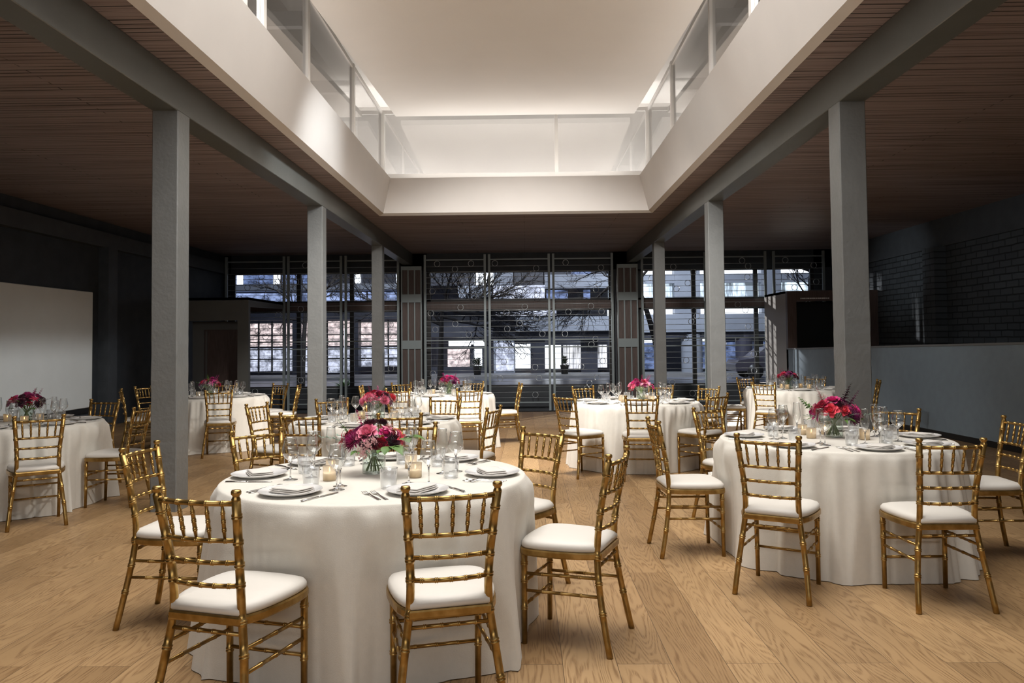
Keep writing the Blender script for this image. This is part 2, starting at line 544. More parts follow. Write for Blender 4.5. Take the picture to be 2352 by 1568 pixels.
M['gold'] = gold()
M['cushion'] = mat('ivory_seat_vinyl', (.64, .61, .56), .5, bump=.05, bscale=40)
M['cloth'] = mat('ivory_tablecloth_linen', (.66, .63, .565), .75, noise=.02, scale=30, bump=.12, bscale=220, sheen=.15)
M['tablewood'] = mat('plain_plywood', (.35, .25, .15), .6)
M['china'] = mat('white_china', (.70, .69, .68), .12, coat=.3)
M['napkin'] = mat('ivory_napkin_linen', (.63, .60, .56), .8, bump=.15, bscale=250)
M['cutlery'] = mat('polished_steel', (.62, .61, .59), .16, metal=1)
M['wax'] = mat('candle_wax', (.9, .84, .74), .5, emit=(1, .72, .42), es=.12)  # faint emission stands in for flame light glowing through the wax
M['flame'] = mat('candle_flame', (1, .8, .5), .5, emit=(1, .66, .34), es=7)
PC = {'magenta': (.36, .012, .13), 'burgundy': (.060, .004, .018), 'pink': (.75, .20, .31), 'coral': (.72, .055, .09),
      'plum': (.17, .008, .085), 'crimson': (.38, .008, .045), 'blush': (.58, .30, .30), 'hot': (.62, .025, .20)}
for k, c in PC.items():
    M['p_' + k] = mat(k + '_petal', c, .6, noise=.25, scale=30, sheen=.1)
M['leaf'] = mat('green_leaf', (.075, .16, .028), .45, noise=.2, scale=20)
M['leaf2'] = mat('eucalyptus_leaf', (.17, .25, .19), .5, noise=.15, scale=20)
M['leafd'] = mat('dark_leaf', (.035, .055, .030), .5)
M['stem'] = mat('flower_stem_green', (.12, .17, .05), .5)

# ------------------------------------------------------------------ the room
XL, XR, YB, YF, ZC = -8.30, 8.60, -6.0, 20.5, 3.80
ZBEAM = 3.467
OX0, OX1, OY0, OY1 = -2.78, 2.4545, -4.0, 14.245      # skylight opening
FE = 17.2                                            # where the timber floor ends
mb = MB()
c_, s_ = math.cos(math.atan(SLOPE)), math.sin(math.atan(SLOPE))
for (x0, x1, y0, y1) in ((XL, XR, YB, FE),):
    mb.add([(x0, y0, 0), (x1, y0, 0), (x1, y1, 0), (x0, y1, 0), (x0, y0, -.12), (x1, y0, -.12), (x1, y1, -.12), (x0, y1, -.12)],
           [(0, 1, 2, 3), (7, 6, 5, 4), (0, 4, 5, 1), (1, 5, 6, 2), (2, 6, 7, 3), (3, 7, 4, 0)], False)
fl = struct('floor', mb, M['floor'])
place(fl, 0, 0)
mb = MB(); mb.box(XL, FE - .05, -.80, XR, YF, -.55)
struct('floor_landing', mb, mat('landing_concrete', (.05, .045, .04), .6, noise=.2))
mb = MB()
for (x0, x1, y0, y1) in ((XL, OX0, YB, YF), (OX1, XR, YB, YF), (OX0, OX1, OY1, YF), (OX0, OX1, YB, OY0)):
    mb.box(x0, y0, ZC, x1, y1, ZC + .25)
struct('ceiling', mb, M['ceil'])
mb = MB(); mb.box(XL - .25, YB, -.8, XL, YF, ZC + .25); struct('wall_left', mb, M['wall'])
mb = MB(); mb.box(XR, YB, -.8, XR + .25, YF, ZC + .25); struct('wall_right', mb, M['brick'])
mb = MB()
for x0, x1 in ((XL, -5.2), (4.2, XR)): mb.box(x0, YB - .25, -.3, x1, YB, ZC)
mb.box(-5.2, YB - .25, -.3, 4.2, YB, .7); mb.box(-5.2, YB - .25, 3.3, 4.2, YB, ZC)
struct('wall_rear', mb, M['band'])

# left wall trim: bond beam and pilaster
mb = MB(); mb.box(XL, YB, 3.27, XL + .16, YF - .1, 3.56); struct('trim_1', mb, M['band'])
mb = MB(); mb.box(XL, 14.4, -.4, XL + .2, 14.72, 3.27); struct('trim_2', mb, M['band'])
# right wall trim: concrete band and pilasters
mb = MB(); mb.box(XR - .08, YB, 3.22, XR, YF - .1, ZC); struct('trim_3', mb, M['band'])
mb = MB(); mb.box(XR - .24, 15.3, -.4, XR, 15.75, 3.22); struct('trim_4', mb, M['brick'])

# beams and columns
for nm, xa, xb, lab in (('roof_beam', -3.321, -3.087, 'left'), ('roof_beam', 2.794, 3.028, 'right')):
    mb = MB(); mb.rbox(xa, YB, ZBEAM, xb, YF - .05, ZC, .006)
    o = obj(nm, mb, M['beam'])
    tag(o, 'grey painted roof beam running away under the dark ceiling, %s of the skylight' % lab, 'beam', 'roof beams beside the skylight')
cols = [(-3.321, 6.578, 'near left column, the widest one left of the skylight'), (-3.321, 11.322, 'middle column of the left row'),
        (-3.321, 16.095, 'farthest column of the left row, nearest the street windows'),
        (2.794, 6.578, 'near right column standing behind the right front table'), (2.794, 11.322, 'middle column of the right row'),
        (2.794, 16.095, 'farthest column of the right row, nearest the street windows'), (-3.321, 1.83, None), (2.794, 1.83, None)]
rnd = random.Random(5)
for x, y, lab in cols:
    if lab is None: continue
    mb = MB()
    zb = -SLOPE * y - .01
    W = .234
    # a slightly battered, hand-plastered square shaft
    n = 40; per = []
    seg = 4
    for i in range(n + 1):
        z = zb + (ZBEAM - zb) * i / n
        a = .004 * (1 if z < 1.6 else .3)
        ring = []
        e = .008
        cs = [(0, e), (e, 0), (W - e, 0), (W, e), (W, W - e), (W - e, W), (e, W), (0, W - e)]
        for (px, py) in cs:
            ring.append((x + px + rnd.uniform(-a, a) * .5, y + py + rnd.uniform(-a, a) * .5, z))
        per.append(ring)
    vs = [v for r in per for v in r]; fs = []
    for i in range(n):
        for k in range(8):
            k2 = (k + 1) % 8
            fs.append((i * 8 + k, i * 8 + k2, (i + 1) * 8 + k2, (i + 1) * 8 + k))
    mb.add(vs, fs, False)
    o = obj('column', mb, M['col'])
    tag(o, 'grey painted square column, ' + lab, 'column', 'square columns')

# skylight: reveal, white band, ledge, lantern
mb = MB()
BX0, BX1, BY = -2.69, 2.37, 14.16       # band foot
TX0, TX1, TY, TZ = -2.545, 2.20, 14.12, 4.50
def strip(mb, pts, z0, pts2, z1):
    n = len(pts)
    vs = [(p[0], p[1], z0) for p in pts] + [(p[0], p[1], z1) for p in pts2]
    for k in range(n - 1): mb.add([vs[k], vs[k + 1], vs[n + k + 1], vs[n + k]], [(0, 1, 2, 3)], False)
outer = [(OX0, OY0), (OX0, OY1), (OX1, OY1), (OX1, OY0)]
foot = [(BX0, OY0 + .1), (BX0, BY), (BX1, BY), (BX1, OY0 + .1)]
top = [(TX0, OY0 + .3), (TX0, TY), (TX1, TY), (TX1, OY0 + .3)]
strip(mb, outer, ZC - .002, foot, ZC + .035)
struct('trim_5', mb, M['white'])
mb = MB()
strip(mb, foot, ZC + .035, top, TZ)
GX0, GX1, GY = -2.86, 2.52, 14.9         # lantern glass line
ledge = [(GX0 - .75, OY0), (GX0 - .75, GY + 1.2), (GX1 + .75, GY + 1.2), (GX1 + .75, OY0)]
strip(mb, top, TZ, ledge, TZ + .001)
back = [(OX0 - .02, OY0), (OX0 - .02, OY1 + .02), (OX1 + .02, OY1 + .02), (OX1 + .02, OY0)]
strip(mb, back, ZC, back, TZ - .02)
struct('trim_6', mb, M['white'])
# outer walls and roof of the lantern
mb = MB()
mb.box(GX0 - .95, 7.9, TZ, GX0 - .75, GY + 1.4, 6.6); mb.box(GX1 + .75, 7.9, TZ, GX1 + .95, GY + 1.4, 6.6)
mb.box(GX0 - .95, GY + 1.2, TZ, GX1 + .95, GY + 1.4, 6.6); mb.box(GX0 - .95, 7.9, 6.5, GX1 + .95, GY + 1.4, 6.6)
mb.box(GX0 - .95, 7.8, 5.6, GX1 + .95, 7.95, 6.6)
struct('wall_lantern', mb, M['lantern'])
# sides of the lantern above and behind the camera
mb = MB()
mb.box(GX0 - .2, OY0, TZ, GX0 - .1, 7.9, 5.9); mb.box(GX1 + .1, OY0, TZ, GX1 + .2, 7.9, 5.9); mb.box(GX0, OY0 - .1, ZC, GX1, OY0, 5.9)
struct('wall_lantern_near', mb, M['lantern'])
# sloping white ceiling panel hanging inside the lantern
mb = MB()
zf, zn = 5.83, 5.40
vs = []
for z_ in (0, .10):
    vs += [(-2.52, 8.0, zn + z_), (2.19, 8.0, zn + z_), (2.19, 14.6, zf + z_), (-2.52, 14.6, zf + z_)]
mb.add(vs, [(3, 2, 1, 0), (4, 5, 6, 7), (0, 1, 5, 4), (1, 2, 6, 5), (2, 3, 7, 6), (3, 0, 4, 7)], False)
struct('ceiling_panel', mb, M['lantern'])
# lantern windows
wn = [0]
def lantern_window(pts, mull, nm):
    """frame along a straight run from pts[0] to pts[1] with posts at given fractions"""
    wn[0] += 1
    (x0, y0), (x1, y1) = pts
    t = .05
    fr = MB(); along_x = abs(x1 - x0) > abs(y1 - y0)
    def bar(xa, ya, za, xb, yb, zb): fr.box(xa - (0 if along_x else t / 2), ya - (t / 2 if along_x else 0), za, xb + (0 if along_x else t / 2), yb + (t / 2 if along_x else 0), zb)
    bar(x0, y0, 4.50, x1, y1, 4.75 if along_x else 4.66); bar(x0, y0, 5.97, x1, y1, 6.04)
    for q in mull:
        if along_x: fr.box(q - .035, y0 - .04, 4.5, q + .035, y0 + .04, 6.04)
        else:
            fr.box(x0 - .04, q - .045, 4.5, x0 + .04, q + .045, 6.04)
    f = obj('window_%d' % wn[0], fr, M['whiteframe']); f['kind'] = 'structure'
    g = MB()
    if along_x: g.box(x0, y0 - .004, 4.6, x1, y0 + .004, 6.0)
    else: g.box(x0 - .004, y0, 4.6, x0 + .004, y1, 6.0)
    obj('glass_pane', g, M['pane2'], f)
lantern_window(((GX0, 8.0), (GX0, GY)), (8.05, 9.72, 12.35, GY - .02), 'l')
lantern_window(((GX1, 8.0), (GX1, GY)), (8.05, 9.82, 12.45, GY - .02), 'r')
lantern_window(((GX0, GY), (GX1, GY)), (GX0 + .03, .66, GX1 - .03), 'b')
for y in (9.72, 12.35):
    mb = MB(); mb.box(GX0 - .75, y - .05, 5.55, GX0 - .05, y + .05, 5.75); mb.box(GX1 + .05, y + .05, 5.55, GX1 + .75, y + .15, 5.75)
    struct('trim_%d' % (7 if y < 10 else 8), mb, M['whiteframe'])

# half wall on the right, its top following the floor
mb = MB()
hx0, hx1 = 6.40, 6.52
def hz(y): return 1.305 - .0195 * (y - 9.3)
def slab(mb, x0, x1, y0, y1, za, zb, zc, zd):
    vs = [(x0, y0, za), (x1, y0, za), (x1, y1, zb), (x0, y1, zb), (x0, y0, zc), (x1, y0, zc), (x1, y1, zd), (x0, y1, zd)]
    mb.add(vs, [(3, 2, 1, 0), (4, 5, 6, 7), (0, 1, 5, 4), (1, 2, 6, 5), (2, 3, 7, 6), (3, 0, 4, 7)], False)
y0, y1 = 2.0, 18.4
slab(mb, hx0, hx1, y0, y1, .09 - SLOPE * y0, .09 - SLOPE * y1, hz(y0) - .03, hz(y1) - .03)
hw = struct('wall_half', mb, M['half'])
mb = MB(); slab(mb, hx0 - .015, hx1 + .015, y0, y1, hz(y0) - .03, hz(y1) - .03, hz(y0), hz(y1)); struct('trim_9', mb, M['cap'])
mb = MB(); slab(mb, hx0 + .01, hx1 - .01, y0, y1, -SLOPE * y0, -SLOPE * y1, .09 - SLOPE * y0, .09 - SLOPE * y1); struct('baseboard_right', mb, M['base'])

# projection screen on the left wall
t = empty('projection_screen')
mb = MB(); mb.rbox(XL, 8.2, .20, XL + .06, 14.12, 2.38, .01)
obj('screen_surface', mb, M['screen'], t)
mb = MB(); mb.box(XL, 8.0, .10, XL + .045, 14.16, .20)
o = obj('bottom_rail', mb, M['base'], t)
tag(t, 'large blank pale grey projection screen on the dark left wall', 'screen')

# ---------------- street window wall
YW = 20.5
BAYS = [(-8.2, -3.35), (-2.79, 2.49), (3.03, 8.2)]
mb = MB()
mb.box(XL, YW, -.8, XR, YW + .25, .12)
mb.box(XL, YW, 3.31, XR, YW + .25, ZC + .25)
mb.box(XL, YW, -.8, -8.12, YW + .25, ZC); mb.box(7.92, YW, -.8, XR, YW + .25, ZC)
for x0, x1 in ((-3.41, -2.70), (2.40, 3.10)): mb.box(x0, YW, -.8, x1, YW + .25, ZC)
struct('wall_back', mb, M['wall'])
mb = MB()
mb.box(-8.12, YW - .03, 2.25, -3.41, YW + .12, 2.47); mb.box(-2.70, YW - .03, 2.25, 2.40, YW + .12, 2.47); mb.box(3.10, YW - .03, 2.25, 7.92, YW + .12, 2.47)
struct('trim_10', mb, M['brown'])
k = 4
for (x0, x1, mulls) in ((-8.12, -3.41, (-6.25, -4.78)), (-2.70, 2.40, ()), (3.10, 7.92, (4.63, 6.33))):
    for (z0, z1) in ((2.47, 3.31), (.12, 2.25)):
        fr = MB(); t = .05
        fr.box(x0, YW + .02, z0, x1, YW + .08, z0 + t); fr.box(x0, YW + .02, z1 - t, x1, YW + .08, z1)
        fr.box(x0, YW + .02, z0, x0 + .1, YW + .08, z1); fr.box(x1 - .1, YW + .02, z0, x1, YW + .08, z1)
        for q in mulls: fr.box(q - .055, YW + .01, z0, q + .055, YW + .09, z1)
        f = obj('window_%d' % k, fr, M['dark']); f['kind'] = 'structure'
        g = MB(); g.box(x0, YW + .048, z0, x1, YW + .054, z1)
        obj('glass_pane', g, M['pane'], f)
        k += 1
# slotted steel panels on the two piers
for x0, x1, lab in ((-3.36, -2.80, 'left'), (2.49, 3.05, 'right')):
    mb = MB(); y = YW - .34
    nb = 4; wv = .035
    for i in range(nb):
        q = x0 + (x1 - x0 - wv) * i / (nb - 1)
        mb.box(q, y, -.3, q + wv, y + .04, 3.42)
    for z0, z1 in ((3.32, 3.42), (2.44, 2.66), (1.18, 1.41), (-.3, -.2)): mb.box(x0, y - .004, z0, x1, y + .036, z1)
    t = empty('pier_panel')
    obj('steel_frame', mb, M['steel'], t)
    mb = MB(); mb.box(x0 + .02, y + .06, -.3, x1 - .02, YW, 3.42)
    obj('dark_backing', mb, M['brown'], t)
    tag(t, 'grey steel panel with three tall dark slots between the window bays, %s of centre' % lab, 'panel', 'slotted panels on the piers')

# ring-and-rod grilles in front of the glass
rodm = MB(); rodm.tube([(-.5, 0, 0), (.5, 0, 0)], .006, 6)
ROD = rodm.mesh('rod', M['rod'])
ringm = MB()
nn_, mm_ = 20, 6
vs = []; fs = []
for i in range(nn_):
    a = 2 * PI * i / nn_
    for j in range(mm_):
        b_ = 2 * PI * j / mm_
        r_ = .076 + .0075 * math.cos(b_)
        vs.append((r_ * math.cos(a), .012 * math.sin(b_), r_ * math.sin(a)))
for i in range(nn_):
    for j in range(mm_):
        fs.append((i * mm_ + j, ((i + 1) % nn_) * mm_ + j, ((i + 1) % nn_) * mm_ + (j + 1) % mm_, i * mm_ + (j + 1) % mm_))
ringm.add(vs, fs)
RING = ringm.mesh('ring', M['rod'])
YS = 20.12
SUB = [(-8.12, -6.51, 'leftmost bay'), (-6.43, -4.96, 'second bay from the left'), (-4.87, -3.41, 'bay just left of the left pier'),
       (-2.72, -1.06, 'left part of the centre bay'), (-.98, .67, 'middle of the centre bay'), (.75, 2.37, 'right part of the centre bay'),
       (3.14, 4.87, 'bay just right of the right pier'), (4.95, 6.49, 'second bay from the right'), (6.68, 8.05, 'rightmost bay')]
RINGS = {0: [(.62, 3.24), (.9, 2.94), (.35, 2.95), (.2, 2.52), (.93, 3.1), (.7, 2.6), (.95, 2.15), (.3, 1.9), (.8, 1.85), (.55, 1.7), (.35, 1.52), (.7, 1.55), (.3, .5), (.5, .12)],
         1: [(.1, 3.0), (.3, 3.5), (.55, 3.25), (.7, 2.9), (.9, 2.65), (.6, 2.6), (.2, 2.3), (.45, 1.8), (.4, 1.6), (.75, 1.4), (.3, .9), (.75, .7), (.2, .3), (.55, .1)],
         2: [(.2, 3.25), (.5, 3.05), (.35, 2.65), (.75, 2.55), (.55, 2.1), (.6, 1.85), (.9, 1.85), (.65, 1.5), (.85, 1.5), (.3, .9), (.9, .65), (.7, .32), (.7, .16)],
         3: [(.17, 3.45), (.8, 3.45), (.5, 3.27), (.08, 3.12), (.75, 2.98), (.6, 2.85), (.65, 2.7), (.08, 2.68), (.85, 2.58), (.6, 2.27), (.05, 2.1), (.5, 1.82), (.13, 1.66), (.75, 1.52), (.85, .85), (.08, .55), (.8, .42), (.74, .27)],
         4: [(.05, 3.45), (.82, 3.3), (.75, 3.15), (.27, 2.72), (.85, 2.72), (.83, 2.58), (.6, 2.28), (.26, 2.15), (.83, 2.0), (.5, 1.85), (.27, 1.66), (.92, 1.5), (.55, .98), (.2, .84), (.78, .7), (.13, .4), (.85, .4), (.78, -.1)],
         5: [(.18, 3.45), (.85, 3.3), (.25, 3.15), (.8, 2.85), (.75, 2.7), (.65, 2.3), (.22, 2.12), (.85, 2.12), (.15, 1.5), (.73, 1.36), (.65, 1.22), (.86, .85), (.45, .72), (.75, .42), (.6, .28), (.55, .13), (.8, -.18), (.2, -.2)],
         6: [(.12, 3.0), (.5, 3.3), (.85, 3.2), (.55, 2.7), (.75, 2.9), (.22, 2.2), (.85, 2.18), (.9, 2.0), (.8, 1.9), (.7, 1.4), (.7, .85), (.45, .15), (.8, -.15)],
         7: [(.6, 3.5), (.72, 3.3), (.7, 3.05), (.5, 2.35), (.65, 2.2), (.15, 1.85), (.7, 1.75), (.8, .95), (.15, .62), (.8, .5), (.3, .35), (.2, 1.3)],
         8: [(.2, 3.5), (.55, 3.2), (.3, 3.05), (.4, 2.75), (.85, 3.4), (.9, 2.9), (.7, 2.3)]}
for i, (x0, x1, lab) in enumerate(SUB):
    t = empty('window_grille')
    t.location = ((x0 + x1) / 2, YS, 0)
    wd = x1 - x0
    for sx in (-1, 1):
        mb = MB(); q = sx * (wd / 2 - .02)
        mb.box(q - .03, -.03, -.50, q + .03, .03, 3.72)
        obj('frame_bar', mb, M['steel'], t)
    for z in (3.58, 1.40, 1.20, -.28):
        mb = MB(); mb.box(-wd / 2, -.02, z - .016, wd / 2, .02, z + .016)
        obj('cross_bar', mb, M['steel'], t)
    z = 3.40; kk = 0
    while z > -.25:
        if all(abs(z - q) > .07 for q in (1.40, 1.20)):
            o = obj('rod', ROD, None, t); o.location = (0, 0, z); o.scale = (wd, 1, 1)
        z -= .148
    for fx, z in RINGS[i]:
        z = 3.40 - .148 * (round((3.40 - z) / .148 - .5) + .5)
        o = obj('ring', RING, None, t); o.location = ((fx - .5) * (wd - .2), 0, z)
    tag(t, 'grille of steel rods and rings before the window, ' + lab, 'grille', 'rod and ring grilles')

# ---------------- entrance portals beside the window wall
def portal(nm, xa, xb, yf, ztop, zdoor, lab, left):
    t = empty(nm)
    mb = MB()                                            # fascia and side
    mb.box(xa, yf, zdoor, xb, yf + .12, ztop)
    if left:
        mb.box(xb - .26, yf, -.8, xb, yf + .12, zdoor)
        slab(mb, xb - .10, xb, yf + .12, YS - .1, ztop - .22, ztop - .16, ztop, ztop)
    mb.box(min(xa, xb), yf, ztop - .06, max(xa, xb), YS - .12, ztop)
    obj('fascia', mb, M['vest'], t)
    return t
t = portal('entrance_vestibule', XL, -6.52, 17.5, 2.46, 1.92, '', True)
mb = MB()
mb.box(-8.2, 18.3, -.8, -7.92, 18.36, 1.92); mb.box(-6.95, 18.3, -.8, -6.80, 18.36, 1.92); mb.box(-7.92, 18.3, 1.72, -6.95, 18.36, 1.92)
obj('door_frame', mb, M['cap'], t)
mb = MB(); mb.box(-7.92, 18.33, -.8, -7.10, 18.36, 1.72)
d = obj('door', mb, M['brown'], t)
mb = MB(); mb.box(-7.88, 18.30, -.2, -7.85, 18.33, 1.68); obj('door_edge', mb, M['cap'], d)
tag(t, 'dark entrance vestibule with grey door frame at the far left corner', 'vestibule', 'corner entrance vestibules')
t = empty('entrance_vestibule')
mb = MB(); mb.box(6.40, 18.4, -.8, 6.50, YS - .12, 2.53)
obj('side_panel', mb, M['vestlight'], t)
mb = MB()
mb.box(6.40, 18.28, -.8, 6.62, 18.4, 2.53); mb.box(6.62, 18.28, 2.28, XR, 18.4, 2.53); mb.box(7.9, 18.28, -.8, XR, 18.4, 2.28)
obj('front_frame', mb, M['brown'], t)
mb = MB(); mb.box(6.62, 18.9, -.8, 7.9, 18.95, 2.28); mb.box(6.40, 18.4, 2.47, XR, YS - .12, 2.53)
obj('dark_door', mb, M['base'], t)
mb = MB()
q = 6.72
rr = random.Random(3)
while q < 7.42:
    wv = rr.uniform(.012, .05); mb.box(q, 18.272, 2.325, q + wv, 18.281, 2.355); q += wv + rr.uniform(.006, .016)
obj('small_lettering', mb, M['whiteframe'], t)
tag(t, 'entrance vestibule with pale side and dark doorway at the far right corner', 'vestibule', 'corner entrance vestibules')

# ------------------------------------------------------------------ gold bamboo-style chair
def path_at(P, cum, s):
    s = max(0, min(cum[-1], s))
    for i in range(len(cum) - 1):
        if s <= cum[i + 1]:
            t = (s - cum[i]) / max(1e-9, cum[i + 1] - cum[i])
            return P[i].lerp(P[i + 1], t)
    return P[-1]


def bamboo(mb, ctrl, r0, r1, rings, n=10, pairs=True, ends=None, sm=5):
    """a turned rod along ctrl, radius r0 to r1, with twin collars at the fractions in rings"""
    P = catmull(ctrl, sm) if len(ctrl) > 2 else [Vector(ctrl[0]), Vector(ctrl[1])]
    cum = [0]
    for a, b in zip(P, P[1:]): cum.append(cum[-1] + (b - a).length)
    Lg = cum[-1]
    S = []
    def rb(s): return r0 + (r1 - r0) * s / Lg
    nbase = max(2, int(Lg / .05)) if len(ctrl) > 2 else 2
    ev = [(Lg * k / nbase, None) for k in range(nbase + 1)]
    w = max(.0030, r0 * .30)
    for q in rings:
        c = q * Lg
        offs = (-w * 1.15, w * 1.15) if pairs else (0,)
        for o in offs:
            for d, f in ((-w, 1.0), (-w * .55, 1.17), (0, 1.22), (w * .55, 1.17), (w, 1.0)): ev.append((c + o + d, f))
    keep = []
    for s, f in ev:
        if f is None and any(abs(s - q * Lg) < w * 3 for q in rings): continue
        if 0 <= s <= Lg: keep.append((s, f or 1.0))
    keep.sort()
    pts = []; rad = []
    for s, f in keep:
        m_ = rb(s) * f
        if ends: m_ *= ends(s / Lg)
        if pts and s - last < 1e-5: continue
        pts.append(path_at(P, cum, s)); rad.append(m_); last = s
    mb.tube(pts, rad, n)


def chair_meshes():
    g = M['gold']
    out = []
    # back posts run from the floor to the finial
    for sx in (-1, 1):
        mb = MB()
        ctrl = [(sx * .200, .000, .0), (sx * .186, .030, .15), (sx * .164, .058, .32), (sx * .146, .068, .46), (sx * .146, .056, .60),
                (sx * .157, .028, .75), (sx * .168, .002, .872)]
        bamboo(mb, ctrl, .0150, .0160, (.21, .36, .49, .64, .725, .82, .93), 12)
        z = .872
        mb.lathe([(.0158, -.004), (.0165, .002), (.0125, .009), (.0125, .014), (.0178, .020), (.0182, .028), (.0150, .034), (0, .0355)], 14, (sx * .168, .002, z))
        out.append(('back_post', mb))
    for sx in (-1, 1):
        mb = MB()
        bamboo(mb, [(sx * .176, .420, .418), (sx * .174, .424, .0)], .0150, .0128, (.10, .30, .60, .85)[:3], 12)
        out.append(('leg', mb))
    # seat frame
    def outline(k, dz, inset=0):
        P = [(.150, .045), (.187, .13), (.206, .25), (.208, .37), (.182, .437), (.10, .458), (0, .462)]
        half = [Vector((x, y, 0)) for x, y in P]
        full = half + [Vector((-v.x, v.y, 0)) for v in reversed(half[:-1])]
        c = catmull(full, 3)
        cen = Vector((0, .25, 0))
        return [((v.x - cen.x) * k + cen.x, (v.y - cen.y) * k + cen.y, dz) for v in c]
    mb = MB()
    rings = [outline(.90, .418), outline(.985, .418), outline(1.0, .424), outline(1.0, .444), outline(.985, .450), outline(.9, .450)]
    n = len(rings[0]); vs = [v for r in rings for v in r]; fs = []
    for i in range(len(rings)):
        i2 = (i + 1) % len(rings)
        for k in range(n):
            k2 = (k + 1) % n
            fs.append((i * n + k, i * n + k2, i2 * n + k2, i2 * n + k))
    mb.add(vs, fs, False)
    out.append(('seat_frame', mb))
    # cushion
    mb = MB()
    prof = [(.90, .448), (.955, .451), (.975, .458), (.97, .472), (.93, .484), (.82, .493), (.6, .499), (.3, .502), (.02, .503)]
    rings = [outline(k, z) for k, z in prof]
    vs = [v for r in rings for v in r]; fs = []
    for i in range(len(rings) - 1):
        for k in range(n):
            k2 = (k + 1) % n
            fs.append((i * n + k, i * n + k2, (i + 1) * n + k2, (i + 1) * n + k))
    fs.append(tuple((len(rings) - 1) * n + k for k in range(n)))
    fs.append(tuple(reversed(range(n))))
    mb.add(vs, fs)
    out.append(('seat_cushion', mb))
    # back rails (bowed away from the sitter)
    def px(z):  # post centre at height z
        t = [(.46, .146, .068), (.60, .146, .056), (.75, .157, .028), (.872, .168, .002)]
        for a, b in zip(t, t[1:]):
            if z <= b[0]:
                u = (z - a[0]) / (b[0] - a[0]); return a[1] + (b[1] - a[1]) * u, a[2] + (b[2] - a[2]) * u
        return t[-1][1:]
    five = (.14, .32, .5, .68, .86)
    for nm, z, r in (('top_rail', .858, .0098), ('back_rail', .722, .0088), ('back_rail', .640, .0088), ('back_rail', .556, .0088)):
        x, y = px(z)
        mb = MB(); bow = .026
        bamboo(mb, [(-x, y, z), (-x * .5, y - bow * .78, z), (0, y - bow, z), (x * .5, y - bow * .78, z), (x, y, z)], r, r, five if nm != 'x' else (), 10)
        out.append((nm, mb))
    xt, yt = px(.858); xb, yb = px(.722)
    for f in five:
        q = (f - .5) * 2
        mb = MB(); bw = .026 * (1 - q * q)
        bamboo(mb, [(q * xb * .98, yb - bw, .724), (q * xt * .98, yt - bw, .856)], .0074, .0074, (.28, .52, .76), 8, True,
               lambda u: .58 + .42 * min(1, min(u, 1 - u) / .27))
        out.append(('spindle', mb))
    # stretchers
    def post(z):
        t = [(0, .200, .0), (.15, .186, .030), (.32, .164, .058), (.46, .146, .068)]
        for a, b in zip(t, t[1:]):
            if z <= b[0]:
                u = (z - a[0]) / (b[0] - a[0]); return a[1] + (b[1] - a[1]) * u, a[2] + (b[2] - a[2]) * u
    for sx in (-1, 1):
        for z in (.335, .255):
            x, y = post(z); mb = MB()
            bamboo(mb, [(sx * x, y, z), (sx * .175, .42, z - .006)], .0078, .0078, (.25, .5, .75), 8)
            out.append(('stretcher', mb))
    for z in (.385,):
        x, y = post(z); mb = MB()
        bamboo(mb, [(-x, y, z), (x, y, z)], .0080, .0080, (.2, .4, .6, .8), 8); out.append(('stretcher', mb))
    for z in (.290, .180):
        mb = MB(); bamboo(mb, [(-.175, .421, z), (.175, .421, z)], .0078, .0078, (.25, .5, .75), 8); out.append(('stretcher', mb))
    return [(nm, mb.mesh(nm, M['cushion'] if nm == 'seat_cushion' else g)) for nm, mb in out]


chair0 = empty('banquet_chair')
for nm, me in chair_meshes(): obj(nm, me, None, chair0)
D2R = math.radians
TAB = {'A': (-.766, 3.82), 'B': (2.129, 5.228), 'C': (1.345, 9.17), 'D': (4.25, 11.85), 'E': (-1.40, 6.92), 'F': (-1.24, 11.1),
       'G': (-4.68, 11.15), 'H': (-4.82, 6.96)}
TN = {'A': 'the nearest table', 'B': 'the right front table', 'C': 'the centre right table', 'D': 'the far right table',
      'E': 'the middle table', 'F': 'the far centre table', 'G': 'the far left table', 'H': 'the left edge table'}
